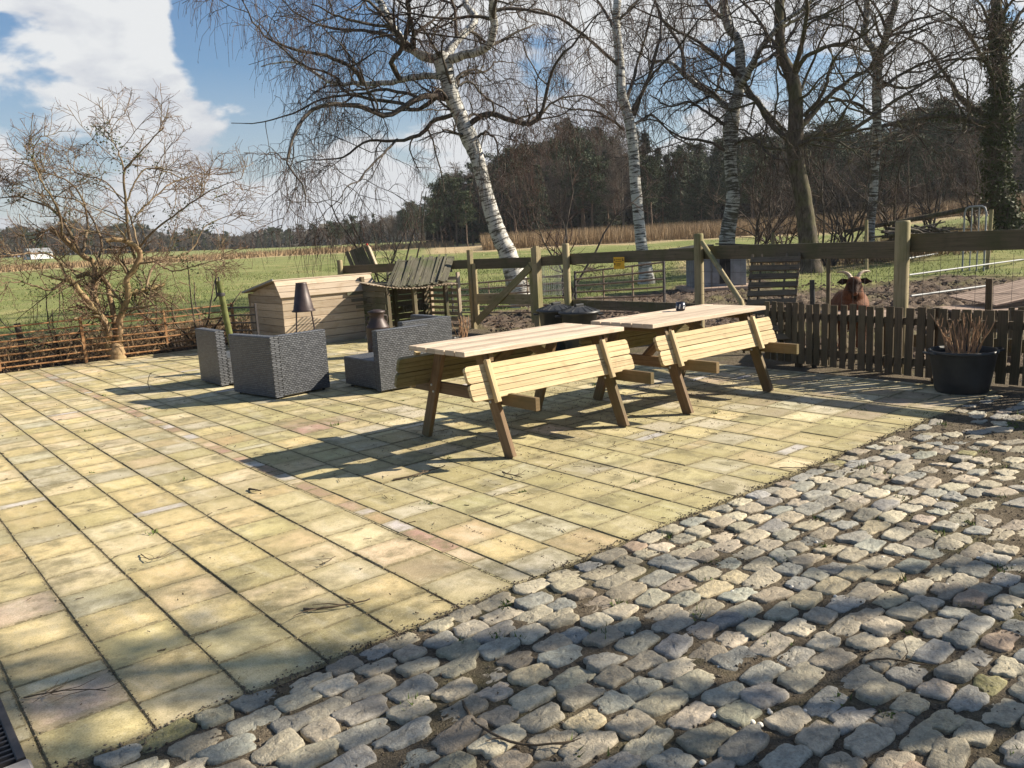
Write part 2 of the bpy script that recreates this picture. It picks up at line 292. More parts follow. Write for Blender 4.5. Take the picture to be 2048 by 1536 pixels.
# ------------------------------------------------------------------ mesh builder
class MB:
    def __init__(s): s.v=[];s.n=0;s.f=[];s.uv=[];s.rn=[];s.sm=[];s.col=[]
    def add(s,v,f,uv=None,rnd=None,smooth=False,col=None):
        v=np.asarray(v,float).reshape(-1,3); f=np.asarray(f,int)
        if f.ndim==1: f=f[None]
        k,c=f.shape
        s.v.append(v); s.f.append(f+s.n); s.n+=len(v)
        s.uv.append(np.zeros((k*c,2)) if uv is None else np.asarray(uv,float).reshape(-1,2))
        if rnd is None: rnd=rng.random()
        s.rn.append(np.broadcast_to(np.asarray(rnd,float),(k,)).copy()); s.sm.append(np.full(k,smooth))
        s.col.append(np.broadcast_to(np.asarray(col if col is not None else (1,1,1,1),float),(k,4)).copy()); return s
    def beam(s,p0,p1,w,h,up=(0,0,1),bev=0,rnd=None,col=None):
        """box from p0 to p1, w across, h along 'up'"""
        p0=np.asarray(p0,float);p1=np.asarray(p1,float); a=p1-p0; Ln=np.linalg.norm(a); a=a/Ln
        up=np.asarray(up,float); sd=np.cross(a,up)
        if np.linalg.norm(sd)<1e-4: sd=np.cross(a,(1,0,0))
        sd/=np.linalg.norm(sd); u=np.cross(sd,a); V=[];Fc=[];UV=[]
        if bev<=0:
            pr=[(-1,-1),(1,-1),(1,1),(-1,1)]; prof=[(x*w/2,y*h/2) for x,y in pr]
        else:
            b=bev; W2,H2=w/2,h/2; prof=[(-W2+b,-H2),(W2-b,-H2),(W2,-H2+b),(W2,H2-b),(W2-b,H2),(-W2+b,H2),(-W2,H2-b),(-W2,-H2+b)]
        n=len(prof)
        V=[p0+sd*x+u*y for x,y in prof]+[p1+sd*x+u*y for x,y in prof]
        per=[0]
        for i in range(n):
            x0,y0=prof[i];x1,y1=prof[(i+1)%n]; per.append(per[-1]+math.hypot(x1-x0,y1-y0))
        F4=[];U4=[]
        for i in range(n):
            j=(i+1)%n; F4.append([i,j,n+j,n+i]); U4+= [(0,per[i]),(0,per[i+1]),(Ln,per[i+1]),(Ln,per[i])]
        r=rng.random() if rnd is None else rnd
        s.add(V,F4,U4,r,False,col)
        s.add(np.array(V[:n]),[list(range(n))[::-1]],[(prof[i][0]*.4,prof[i][1]) for i in range(n)][::-1],r,False,col)
        s.add(np.array(V[n:]),[list(range(n))],[(prof[i][0]*.4,prof[i][1]) for i in range(n)],r,False,col)
        return s
    def box(s,c,size,bev=0,rnd=None,rz=0,long=None,col=None):
        c=np.asarray(c,float); sx,sy,sz=size; k=long if long is not None else int(np.argmax(size))
        ax=np.eye(3)
        if rz:
            cc,ss=math.cos(rz),math.sin(rz); ax=np.array([[cc,ss,0],[-ss,cc,0],[0,0,1.]])
        d=ax[k]*size[k]/2
        if k==2: return s.beam(c-d,c+d,sx,sy,up=ax[1],bev=bev,rnd=rnd,col=col)
        if k==0: return s.beam(c-d,c+d,sy,sz,up=ax[2],bev=bev,rnd=rnd,col=col)
        return s.beam(c-d,c+d,sx,sz,up=ax[2],bev=bev,rnd=rnd,col=col)
    def tube(s,P,r,n=6,cap=True,rnd=None,smooth=True,wob=0):
        P=np.asarray(P,float); m=len(P); r=np.broadcast_to(np.asarray(r,float),(m,))
        T=np.gradient(P,axis=0); T/=np.linalg.norm(T,axis=1)[:,None]+1e-12
        ref=np.array([0,0,1.]) if abs(T[0][2])<.9 else np.array([1.,0,0])
        A=np.zeros((m,3)); a=np.cross(T[0],ref); a/=np.linalg.norm(a)
        for i in range(m):
            a=a-T[i]*a.dot(T[i]); a/=np.linalg.norm(a)+1e-12; A[i]=a
        B=np.cross(T,A); th=np.arange(n)/n*2*math.pi
        rr=r[:,None]*np.ones((m,n))
        if wob: rr=rr*(1+wob*(rng.random((m,n))-.5)*2)
        V=P[:,None,:]+rr[...,None]*(np.cos(th)[None,:,None]*A[:,None,:]+np.sin(th)[None,:,None]*B[:,None,:])
        L_=np.concatenate([[0],np.cumsum(np.linalg.norm(np.diff(P,axis=0),axis=1))])
        i=np.repeat(np.arange(m-1),n); j=np.tile(np.arange(n),m-1); j2=(j+1)%n
        Fc=np.stack([i*n+j,i*n+j2,(i+1)*n+j2,(i+1)*n+j],1)
        pr=2*math.pi*float(r.mean())/n
        U=np.stack([np.stack([L_[i],j*pr],1),np.stack([L_[i],(j+1)*pr],1),np.stack([L_[i+1],(j+1)*pr],1),np.stack([L_[i+1],j*pr],1)],1)
        rn=rng.random() if rnd is None else rnd
        s.add(V.reshape(-1,3),Fc,U,rn,smooth)
        if cap:
            th2=np.stack([np.cos(th)*.3,np.sin(th)*.3],1)*float(r[0])
            s.add(V[0],[list(range(n))[::-1]],th2[::-1],rn,False); s.add(V[-1],[list(range(n))],th2,rn,False)
        return s
    def lathe(s,c,prof,n=32,axis=(0,0,1),smooth=True,squash=None,rnd=None):
        c=np.asarray(c,float); a=np.asarray(axis,float); a/=np.linalg.norm(a)
        x=np.cross(a,(0,1,0)); 
        if np.linalg.norm(x)<.1: x=np.cross(a,(1,0,0))
        x/=np.linalg.norm(x); y=np.cross(a,x); th=np.arange(n)/n*2*math.pi; m=len(prof)
        V=np.array([[c+a*z+r*(math.cos(t)*x+math.sin(t)*y) for t in th] for r,z in prof]).reshape(-1,3)
        i=np.repeat(np.arange(m-1),n); j=np.tile(np.arange(n),m-1); j2=(j+1)%n
        Fc=np.stack([i*n+j,i*n+j2,(i+1)*n+j2,(i+1)*n+j],1)
        rn=rng.random() if rnd is None else rnd
        s.add(V,Fc,None,rn,smooth)
        for k,rv in ((0,True),(m-1,False)):
            if prof[k][0]>1e-4: s.add(V[k*n:(k+1)*n],[list(range(n))[::-1] if rv else list(range(n))],None,rn,False)
        return s
    def tris(s,V,rnd=None,smooth=False):
        """V: (k,3,3) loose triangles"""
        k=len(V); return s.add(V.reshape(-1,3),np.arange(3*k).reshape(-1,3),None,rng.random(k) if rnd is None else rnd,smooth)
    def mesh(s,name,m):
        me=bpy.data.meshes.new(name); V=np.concatenate(s.v); me.vertices.add(len(V)); me.vertices.foreach_set('co',V.ravel())
        tot=[];idx=[]
        for f in s.f: tot.append(np.full(len(f),f.shape[1])); idx.append(f.ravel())
        tot=np.concatenate(tot); idx=np.concatenate(idx); st=np.concatenate([[0],np.cumsum(tot)[:-1]])
        me.loops.add(len(idx)); me.loops.foreach_set('vertex_index',idx.astype(np.int32)); me.polygons.add(len(tot))
        me.polygons.foreach_set('loop_start',st.astype(np.int32)); me.polygons.foreach_set('loop_total',tot.astype(np.int32))
        me.update(calc_edges=True); me.polygons.foreach_set('use_smooth',np.concatenate(s.sm))
        uv=me.uv_layers.new(name='UVMap'); uv.data.foreach_set('uv',np.concatenate(s.uv).ravel())
        a=me.attributes.new('rnd','FLOAT','FACE'); a.data.foreach_set('value',np.concatenate(s.rn))
        C_=np.concatenate(s.col)
        if not np.all(C_==1): a=me.attributes.new('col','FLOAT_COLOR','FACE'); a.data.foreach_set('color',C_.ravel())
        me.materials.append(M[m] if isinstance(m,str) else m); return me
def tag(o,label=None,cat=None,group=None,kind=None):
    for k,v in (('label',label),('category',cat),('group',group),('kind',kind)):
        if v: o[k]=v
    return o
def thing(name,label,cat,loc=(0,0,0),rz=0,group=None):
    o=bpy.data.objects.new(name,None); o.empty_display_size=.1; COL.objects.link(o); o.location=tuple(loc); o.rotation_euler=(0,0,rz); return tag(o,label,cat,group)
def part(name,mb,m,parent,label=None,world=False):
    """mesh in the thing's local coordinates (or world ones, for an unrotated thing)"""
    root=parent
    while root.parent: root=root.parent
    if world:
        off=np.array(root.location); mb.v=[v-off for v in mb.v]
    o=bpy.data.objects.new(name,mb.mesh(name,m)); COL.objects.link(o); o.parent=parent
    if label: o['label']=label
    return o
def single(name,mb,m,label=None,cat=None,group=None,kind=None,loc=None):
    if loc is not None: mb.v=[v-np.array(loc) for v in mb.v]
    o=bpy.data.objects.new(name,mb.mesh(name,m)); COL.objects.link(o)
    if loc is not None: o.location=tuple(loc)
    return tag(o,label,cat,group,kind)
def copy_tree(o,parent=None):
    c=o.copy(); COL.objects.link(c); c.parent=parent
    for ch in o.children: copy_tree(ch,c)
    return c
# ------------------------------------------------------------------ terrain
def smooth(a,b,x):
    t=np.clip((x-a)/(b-a),0,1); return t*t*(3-2*t)
_P=rng.random((40,4))
def vnoise(x,y,s,oct=3):
    z=np.zeros_like(x,float); amp=1
    for k in range(oct):
        for j in range(5):
            a=_P[(k*5+j)%40]; ang=a[0]*6.283; w=(.6+a[1]*.9)*(2**k)/s*6.283
            z+=amp*np.sin((x*math.cos(ang)+y*math.sin(ang))*w+a[2]*6.28+1.3*np.sin((x*math.sin(ang)-y*math.cos(ang))*w*.7+a[3]*6.28))/3.
        amp*=.5
    return z
PX0,PX1,PY0,PY1=-3.5,7.45,2.61,13.45      # paved patio
def terr(x,y):
    x=np.asarray(x,float);y=np.asarray(y,float); d=np.hypot(x,y); az=np.degrees(np.arctan2(x,y))   # az: 0 = +y ... 90 = +x
    z=np.interp(d,[0,18,35,60,100,250,420,3000],[0,0,.25,.8,1.2,2.2,3.0,6.])
    z=z+smooth(100,280,d)*smooth(35,0,az)*1.9
    z=z+smooth(60,70,az)*smooth(20,38,d)*.62
    return z
def build_ground():
    az=np.concatenate([np.arange(-5,88,.28),np.arange(88,355,6)]); az=np.radians(az); nA=len(az)
    r=np.concatenate([[.05,.6,1.5,3,5,7],np.exp(np.linspace(math.log(8),math.log(26),190)),np.exp(np.linspace(math.log(26.5),math.log(3000),110))]); nR=len(r)
    A,Rr=np.meshgrid(az,r); X=Rr*np.sin(A); Y=Rr*np.cos(A); Z=terr(X,Y)
    azd=np.degrees(A)
    n1=vnoise(X,Y,7,3)
    inp=(X>PX0)&(X<PX1)&(Y>-30)&(Y<PY1)
    yard=smooth(.3,-.3,np.maximum(np.maximum(X-8.6,Y-13.6),-4-X))       # area of paving and setts
    mud=smooth(-.6,.6,np.minimum(13.5-Y+n1*.6+.35*X*0,np.minimum(X-7.6,21+n1*1.5-Rr)))*(1-yard)
    gz=vnoise(X,Y,.7,4)*.035+vnoise(X+3,Y,.31,2)*.04+rng.normal(0,.012,X.shape)
    Z=Z+np.where(Rr<30,gz*mud*smooth(30,24,Rr),0)+vnoise(X,Y,9,2)*.05*smooth(17,30,Rr)
    Z=Z-.075*yard*(1) - .02
    dry=np.zeros_like(X)
    def band(a0,a1,d0,d1,s=1.):      # dry reed/grass bands
        return smooth(a0-1.5,a0,azd)*smooth(a1+1.5,a1,azd)*smooth(d0-2,d0+2,Rr+n1)*smooth(d1+2,d1-2,Rr+n1)*s
    dry=np.maximum.reduce([band(35,75,56,90),band(5,33,80,108,.75),band(52,66,26,36,.8)])
    soil=smooth(-.5,.4,np.minimum(16.3+n1*.5-Y,Y-13.2))*smooth(7.5,6.5,X)
    soil=np.maximum(soil,yard)
    V=np.stack([X,Y,Z],-1).reshape(-1,3)
    i=np.repeat(np.arange(nR-1),nA); j=np.tile(np.arange(nA),nR-1); j2=(j+1)%nA
    Fc=np.stack([i*nA+j,(i+1)*nA+j,(i+1)*nA+j2,i*nA+j2],1)[:,::-1]
    mb=MB(); mb.add(V,Fc,None,.5,True); mb.add(np.array([[0,0,-.1]]+[list(V[k]) for k in range(nA)]),[[0,1+k,1+(k+1)%nA] for k in range(nA)],None,.5,True)
    o=single('ground',mb,'ground',kind='structure')
    me=o.data; nv=len(me.vertices)
    for nm,arr in (('mud',mud),('dry',dry),('soil',soil)):
        a=me.attributes.new(nm,'FLOAT','POINT'); w=np.zeros(nv); w[:arr.size]=arr.ravel(); a.data.foreach_set('value',w)
build_ground()
# ------------------------------------------------------------------ paving
def build_patio():
    mb=MB(); mb.add([[PX0,PY0-.02,-.0035],[PX1,PY0-.02,-.0035],[PX1,PY1,-.0035],[PX0,PY1,-.0035]],[[0,1,2,3]],None,.5)
    single('patio_bed',mb,'joint',kind='structure')
    mb=MB(); mb.add([[PX1,.3,-.013],[8.5,.3,-.013],[8.5,13.3,-.013],[PX1,13.3,-.013]],[[0,1,2,3]],None,.5); single('dirt_strip',mb,'soil',kind='structure')
    F0=np.array([[0,1,2,3],[4,5,1,0],[5,6,2,1],[6,7,3,2],[7,4,0,3],[8,9,5,4],[9,10,6,5],[10,11,7,6],[11,8,4,7]])
    cols={'yel':(.57,.455,.235),'pale':(.60,.50,.31),'olive':(.44,.375,.20),'pink':(.53,.41,.28),'grey':(.47,.42,.30),'tan':(.50,.40,.23),'lil':(.50,.455,.43),'red':(.37,.23,.18),'or':(.50,.35,.20),'dirt':(.33,.27,.185)}
    def slab(x0,x1,y0,y1,c,j=.12):
        g=.0012+.0030*rng.random(); g2=.0010+.0022*rng.random(); b=.0035; z=max(-.0006,rng.normal(.0008,.0014)); tx,ty=rng.normal(0,.0035,2)
        x0+=g;x1-=g;y0+=g2;y1-=g2; jj=rng.normal(0,.0015,8)
        P=[(x0+b,y0+b),(x1-b,y0+b),(x1-b,y1-b),(x0+b,y1-b)]; Q=[(x0+jj[0],y0+jj[1]),(x1+jj[2],y0+jj[3]),(x1+jj[4],y1+jj[5]),(x0+jj[6],y1+jj[7])]
        cx,cy=(x0+x1)/2,(y0+y1)/2; zz=lambda x,y: z+(x-cx)*tx+(y-cy)*ty
        v=[(x,y,zz(x,y)) for x,y in P]+[(x,y,zz(x,y)-.004) for x,y in Q]+[(x,y,-.05) for x,y in Q]
        c=np.array(cols[c])*(1+rng.normal(0,j*.75)); c=c*(1+rng.normal(0,.018,3)); u0,v0=rng.random(2)*0; q=[(0,0),(1,0),(1,1),(0,1)]; UVv=np.array([q[k%4] for f in F0 for k in f],float); UVv[:4]=[(.012,.012),(.988,.012),(.988,.988),(.012,.988)]; mb2.add(v,F0,UVv,rng.random(),False,(*np.clip(c,.02,.9),1))
    mb2=MB(); w=.3015; xs=[]
    x=.302-14*w
    edges=[x+k*w for k in range(100)]
    strip=(2.115,2.225)
    cols_x=[]
    k=0
    for k in range(-13,6): cols_x.append((.302+k*w,.302+(k+1)*w))
    cols_x.append((.302+6*w,strip[0]) )
    x=strip[1]
    while x<PX1-.01: cols_x.append((x,min(x+w,PX1))); x+=w
    for ci,(a,b) in enumerate(cols_x):
        if b<PX0: continue
        a=max(a,PX0); y=PY0; first=True; xc=(a+b)/2
        while y<PY1-.02:
            r=rng.random(); l=.30
            if r<.085: l=.10
            elif r<.14: l=.2
            if first: l=.2+.12*rng.random(); first=False
            y1=min(y+l,PY1)
            if PY1-y1<.06: y1=PY1
            if xc>2.3 and xc<3.3 and 6.28<(y+y1)/2<6.62: c=['red','or','grey','or'][rng.integers(4)]
            elif l<=.11: c=['lil','lil','pale','grey','tan'][rng.integers(5)]
            else:
                warm=np.clip((2.7-xc)/1.6+(y-5)/9,-.4,1.2)+rng.normal(0,.45)
                c='yel' if warm>.75 else 'pale' if warm>.35 else 'tan' if warm>.15 else 'olive'
                if rng.random()<.13: c='grey'
                if rng.random()<.08 and xc<2.6: c='pink'
                if y>8.5 and rng.random()<.35: c=['pale','grey','pale','tan'][rng.integers(4)]
                if xc>5.4 and y<5.6 and rng.random()<(xc-5.2)*.6: c=['dirt','dirt','grey'][rng.integers(3)]
            slab(a,b,y,y1,c); y=y1
    y=PY0+.35
    while y<PY1-.05:
        l=[.2,.21,.1][rng.integers(3)]; slab(strip[0],strip[1],y,min(y+l,PY1),['red','red','pink','red','or','lil'][rng.integers(6)],.15); y+=l
    slab(strip[0],strip[1],PY0,PY0+.35,'grey')
    single('patio_paving',mb2,'slab',kind='structure')
build_patio()
def build_setts():
    gx,gy=np.meshgrid(np.linspace(-3,14,340),np.linspace(-6,PY0+.01,200))
    zz=-.0045+vnoise(gx,gy,.5,3)*.004+.0085*np.clip((gx-3)/5,0,1)*smooth(2.2,0,gy)
    V=np.stack([gx,gy,zz],-1).reshape(-1,3); ny,nx=gx.shape
    i=np.repeat(np.arange(ny-1),nx-1); j=np.tile(np.arange(nx-1),ny-1)
    mb=MB(); mb.add(V,np.stack([i*nx+j,i*nx+j+1,(i+1)*nx+j+1,(i+1)*nx+j],1),None,.5,True); single('sett_bed',mb,'soil',kind='structure')
    pal=1.0*np.array([(.36,.33,.27),(.42,.38,.31),(.32,.31,.28),(.27,.275,.27),(.41,.365,.29),(.37,.325,.26),(.33,.325,.30),(.46,.41,.33),(.30,.265,.21)])
    S=[]
    y=PY0-.065; row=0
    while y>-3.2:
        hrow=.086+rng.random()*.024; x=-2.5+rng.random()*.2
        while x<13:
            l=.11+rng.random()*.085
            # rows arch gently towards the right-hand side
            yy=y-.10*math.sin(max(0,x-2)*.55)*min(1,(PY0-y)*.9)-.014*max(0,x-3.2)**2*min(1,(PY0-y)*.6)
            loose=np.clip((x-3.0)*.28+(1.2-yy)*.26,0,1)
            if not(yy>PY0-.04):
                if rng.random()>loose**1.5*.62: S.append((x+l/2+rng.normal(0,.012+.02*loose),yy+rng.normal(0,.007+.022*loose),l*(.965-.10*loose)*(1+.25*loose*rng.random()),hrow*(.955-.05*loose*rng.random()),rng.normal(0,.07+.25*loose)-(.20*loose),loose))
            x+=l+.008+.025*loose
        y-=hrow+.008; row+=1
    S=np.array(S); n=len(S); K=24
    th=(np.arange(K)/K*2*math.pi+math.pi/K*0)[None,:]+rng.normal(0,.05,(n,K))
    p=7.; c,s_=np.cos(th),np.sin(th); rr=(np.abs(c)**p+np.abs(s_)**p)**(-1/p)*(1+rng.normal(0,.028,(n,K))+.028*np.sin(th*2+rng.random((n,1))*6)*rng.random((n,1))+0.016*np.sin(th*5+rng.random((n,1))*6))
    jx=1+rng.normal(0,.10,(n,1))*np.sign(s_); jy=1+rng.normal(0,.08,(n,1))*np.sign(c)
    ux=c*rr*S[:,2:3]/2*jx; uy=s_*rr*S[:,3:4]/2*jy
    cr_,sr=np.cos(S[:,4:5]),np.sin(S[:,4:5]); tilt=rng.normal(0,.055,(n,2,1)); z0=rng.normal(.004,.004,(n,1))-.009*S[:,5:6]
    rings=[(1.03,-.05),(1.0,-.008),(.985,-.0015),(.945,.0012),(.80,.0028),(.50,.0036),(.22,.004)]
    VV=[]
    for q,z in rings:
        nz=rng.normal(0,.0018 if z>0 else .001,(n,K)); a=ux*q;b=uy*q
        VV.append(np.stack([S[:,0:1]+a*cr_-b*sr,S[:,1:2]+a*sr+b*cr_,z0+z+nz+tilt[:,0]*a+tilt[:,1]*b],-1))
    VV=np.stack(VV,1); m=len(rings); top=np.stack([S[:,0],S[:,1],z0[:,0]+.004],-1)[:,None,:]
    V=np.concatenate([VV.reshape(n,m*K,3),top],1); 
    f4=np.array([[a*K+b,a*K+(b+1)%K,(a+1)*K+(b+1)%K,(a+1)*K+b] for a in range(m-1) for b in range(K)]); f3=np.array([[(m-1)*K+b,(m-1)*K+(b+1)%K,m*K] for b in range(K)])
    nvp=m*K+1; off=(np.arange(n)*nvp)[:,None,None]
    col=pal[rng.integers(0,len(pal),n)]*(1+rng.normal(0,.16,(n,1)))*(1+rng.normal(0,.018,(n,3)))
    pick=rng.random(n); col[pick<.014]=(.36,.27,.21); col[pick>.982]=(.50,.43,.30); col[(pick>.95)&(pick<.965)]=(.27,.25,.12)
    col=np.clip(col,.04,.7)*np.array((1.03,1.0,.90)); c4=np.concatenate([col,np.ones((n,1))],1)
    mb=MB(); mb.add(V.reshape(-1,3),(f4[None]+off).reshape(-1,4),None,.5,True,np.repeat(c4,len(f4),0)); mb.n-=0
    k=MB(); mb.f.append((f3[None]+off).reshape(-1,3)); q=n*len(f3); mb.uv.append(np.zeros((q*3,2))); mb.rn.append(np.full(q,.5)); mb.sm.append(np.full(q,True)); mb.col.append(np.repeat(c4,len(f3),0))
    single('sett_paving',mb,'sett',kind='structure'); return S
SETTS=build_setts()
def crumbs():
    # loose grit lying in and around the joints
    n=42000; x=rng.random(n)**.8*8-.6; y=PY0-rng.random(n)*5.2; keep=np.hypot(x,y)>1.2; x=x[keep];y=y[keep]; n=len(x)
    r=.0022+.0055*rng.random(n)**2.2; o=np.array([[1,0,0],[0,1,0],[-1,0,0],[0,-1,0],[0,0,.8],[0,0,-.8]])
    V=o[None]*r[:,None,None]*(1+rng.normal(0,.25,(n,6,1))); zz=-.0037+r*.4+vnoise(x,y,.5,3)*.004+.0085*np.clip((x-3)/5,0,1)*smooth(2.2,0,y)
    V=V+np.stack([x,y,zz],-1)[:,None,:]
    f=np.array([[0,1,4],[1,2,4],[2,3,4],[3,0,4],[1,0,5],[2,1,5],[3,2,5],[0,3,5]]); mb=MB()
    mb.add(V.reshape(-1,3),(f[None]+(np.arange(n)*6)[:,None,None]).reshape(-1,3),None,np.repeat(rng.random(n),8),False)
    n=16000; xs=np.array([.302+k*.3015 for k in range(-3,22)]); xx=xs[rng.integers(0,len(xs),n)]; xx=np.where(xx>2.2,xx-.008,xx)+rng.normal(0,.007,n); yy=PY0+rng.random(n)**1.5*8; r=.0012+.0028*rng.random(n)**2
    V=o[None]*r[:,None,None]*(1+rng.normal(0,.25,(n,6,1)))+np.stack([xx,yy,.0003+r*.4],-1)[:,None,:]; mb.add(V.reshape(-1,3),(f[None]+(np.arange(n)*6)[:,None,None]).reshape(-1,3),None,np.repeat(rng.random(n),8),False)
    n=2500; xx=.3+rng.random(n)*6; yy=PY0+rng.normal(0,.02,n); r=.002+.004*rng.random(n)**2; V=o[None]*r[:,None,None]*(1+rng.normal(0,.25,(n,6,1)))+np.stack([xx,yy,.0003+r*.4],-1)[:,None,:]; mb.add(V.reshape(-1,3),(f[None]+(np.arange(n)*6)[:,None,None]).reshape(-1,3),None,np.repeat(rng.random(n),8),False)
    single('grit',mb,'crumb','fine dark grit scattered in the joints between the grey setts','grit',kind='stuff')
    n=150; x=1.5+rng.random(n)*3.3; y=-.2+rng.random(n)*2.2; mb=MB()
    for a,b in zip(x,y):
        r=.006+.006*random.random(); mb.lathe((a,b,-.002),[(0.001,-r*.6),(r*.8,-r*.3),(r,.1*r),(r*.6,r*.6),(.001,r*.75)],7)
    single('white_gravel',mb,'pebble','small white pebbles scattered loose over the grey setts','pebbles',kind='stuff')
crumbs()
# ------------------------------------------------------------------ picnic tables
def prism(mb,poly,origin,U,V,t,rnd=None):
    """polygon (u,v) extruded by t along U x V"""
    U=np.asarray(U,float);V=np.asarray(V,float);Nn=np.cross(U,V); o=np.asarray(origin,float); n=len(poly)
    A=[o+U*u+V*v for u,v in poly]; B=[a+Nn*t for a in A]; r=rng.random() if rnd is None else rnd
    mb.add(A,[list(range(n))[::-1]],list(poly)[::-1],r); mb.add(B,[list(range(n))],poly,r)
    per=0;Fq=[];Uq=[]
    for i in range(n):
        j=(i+1)%n; l=math.dist(poly[i],poly[j]); Fq.append([i,j,n+j,n+i]); Uq+=[(per,0),(per+l,0),(per+l,t),(per,t)]; per+=l
    mb.add(A+B,Fq,Uq,r)
def seat_board(mb,L,y0,z0,U,V,w,rt,rb):
    k=3; g=.0035; sw=(w-g*(k-1))/k
    for i in range(k):
        a=i*(sw+g); b=a+sw; c=.022
        r0=c if (rb and i==0) else .0015; r1=c if (rt and i==k-1) else .0015
        poly=[(-L/2+r0,a),(L/2-r0,a),(L/2-r0*.3,a+r0*.3),(L/2,a+r0),(L/2,b-r1),(L/2-r1*.3,b-r1*.3),(L/2-r1,b),(-L/2+r1,b),(-L/2+r1*.3,b-r1*.3),(-L/2,b-r1),(-L/2,a+r0),(-L/2+r0*.3,a+r0*.3)]
        prism(mb,poly,(-.055,y0,z0),U,V,.028,.25+.6*rng.random())
    # the tongue that joins the ribs
    prism(mb,[(-L/2+.03,.004),(L/2-.03,.004),(L/2-.03,w-.004),(-L/2+.03,w-.004)],np.array((-.055,y0,z0))+np.cross(U,V)*.006,U,V,.014,.9)
def make_table(label,cx,cy):
    t=thing('picnic_table',label,'picnic table',(cx,cy,0),0,'wooden picnic tables on the patio')
    L=1.58; top=MB(); n=6; W_=.69; bw=(W_-.008*(n-1))/n
    for i in range(n): top.box((rng.normal(0,.002),-W_/2+bw/2+i*(bw+.008),.732+rng.normal(0,.0008)),(L,bw,.034),.003)
    part('tabletop',top,'pine_top',t)
    for sx in (-1,1):
        x=sx*.575; bx=x+.041
        for sy in (-1,1):
            lg=MB(); lg.beam((x,sy*.515,0.0),(x,sy*.235,.715),.038,.092,up=(0,1,0),bev=.003); l=part('leg',lg,'pine_leg',t)
            bt=MB()
            for zz in (.375,.425):
                yy=sy*(.515-.28*zz/.715)+sy*(.02 if zz>.4 else -.02); bt.lathe((x-.0195,yy,zz),[(.0105,0),(.0105,-.005),(.004,-.007)],8,axis=(1,0,0)); 
            part('bolt',bt,'bolt',l)
        b=MB(); b.beam((bx,-.775,.40),(bx,.775,.40),.036,.088,bev=.003); part('seat_beam',b,'pine_leg',t)
        b=MB(); b.beam((bx,-.31,.682),(bx,.31,.682),.036,.062,bev=.003); part('top_bearer',b,'pine_leg',t)
        b=MB(); b.beam((sx*.52,0,.405),(sx*.05,0,.70),.036,.07,bev=.002); part('brace',b,'pine_leg',t)
    for sy in (-1,1):
        # the two planks of each seat are folded up on edge against the table
        U=(1.,0,0) if sy<0 else (-1.,0,0); dv=np.array((0,-sy*.085,.228)); dv/=np.linalg.norm(dv); y0=sy*.470
        seat=None
        mb=MB(); seat_board(mb,1.59,y0,.425,U,dv,.117,True,True); q=np.array((0,y0,.425))+dv*.124
        seat_board(mb,1.59,q[1],q[2],U,dv,.117,True,True); 
        # boards' outward face must look away from the table
        seat=part('seat',mb,'pine_fresh' if sy<0 else 'pine_shaded',t)  # far seat takes the copy with shade in its colour
        nrm=np.cross(U,dv)*(1 if np.cross(U,dv)[1]*sy>0 else -1)
        for x in (-.665,.455):
            b=MB(); a=np.array((x,y0,.425))+nrm*(.046 if np.cross(U,dv)[1]*sy>0 else .018)
            b.beam(a-dv*.035,a+dv*.262,.042,.036,up=nrm,bev=.005); part('batten',b,'pine_fresh',seat)
    return t
make_table('pale picnic table with empty top and folded-up seats, nearest the lounge seats',4.03,4.76)
make_table('yellowish picnic table with a dark mug on it, nearest the picket fence',5.82,4.64)
# mug
p=G(1361,621,.75); t=thing('mug','small dark mug with pale pattern on the right picnic table','mug',(p[0],p[1],.750))
mb=MB(); mb.lathe((0,0,0),[(.001,.002),(.036,.0),(.042,.004),(.042,.078),(.038,.078),(.037,.01),(.001,.01)],24); part('cup',mb,'paper',t)
mb=MB()
for k in range(7):
    a=k*.9; mb.beam((.0425*math.cos(a),.0425*math.sin(a),.02),(.0425*math.cos(a+.15),.0425*math.sin(a+.15),.05+.012*math.sin(k*2.)),.003,.012)
part('pattern',mb,'white',t)
mb=MB(); mb.tube([(.04+.028*math.sin(a),0,.04+.026*math.cos(a)) for a in np.linspace(0,math.pi,9)],.005,6); part('handle',mb,'paper',t)
# ------------------------------------------------------------------ wicker lounge
def lounge(label,x0,y0,w,d,h,walls,rz=0):
    t=thing('lounge_seat',label,'lounge seat',(x0,y0,0),rz,'dark wicker lounge seats'); T_=.10
    for k in walls:
        mb=MB()
        if k=='S': mb.box((w/2+(.0515 if 'W' in walls else 0),T_/2,h/2+.01),(w-(.103 if 'W' in walls else 0),T_,h-.02),.008,long=0); nm='backrest'
        if k=='W': mb.box((T_/2,d/2,h/2+.01),(T_,d,h-.02),.008,long=1); nm='side_panel'
        if k=='E': mb.box((w-T_/2,d/2+.055,h/2+.01),(T_,d-.11,h-.02),.008,long=1); nm='side_panel'
        part(nm,mb,'wicker',t)
    a=T_+.003 if 'W' in walls else 0; b=w-(T_+.003 if 'E' in walls else 0); c=T_+.003 if 'S' in walls else 0
    mb=MB(); mb.box(((a+b)/2,(c+d)/2,.18),(b-a,d-c,.30),.01); part('seat',mb,'wicker',t)
    for fx in (.05,w-.05):
        for fy in (.05,d-.05):
            mb=MB(); mb.lathe((fx,fy,0),[(.016,0),(.018,.012)],10); part('foot',mb,'rubber',t)
    return t
lounge('dark grey wicker corner seat seen from behind, right before the fire chimney',3.36,7.85,.67,.80,.645,'SW',R_(8.5))
lounge('dark grey wicker seat at far left of the lounge set, beside the rusty railing',3.30,9.18,.66,.64,.645,'W')
lounge('dark grey wicker seat with open low side, just behind the near picnic table',4.21,7.20,.62,.74,.645,'S')
lounge('dark grey wicker corner seat furthest back, next to the small pot of dry stalks',4.86,7.74,.66,.70,.64,'SE')
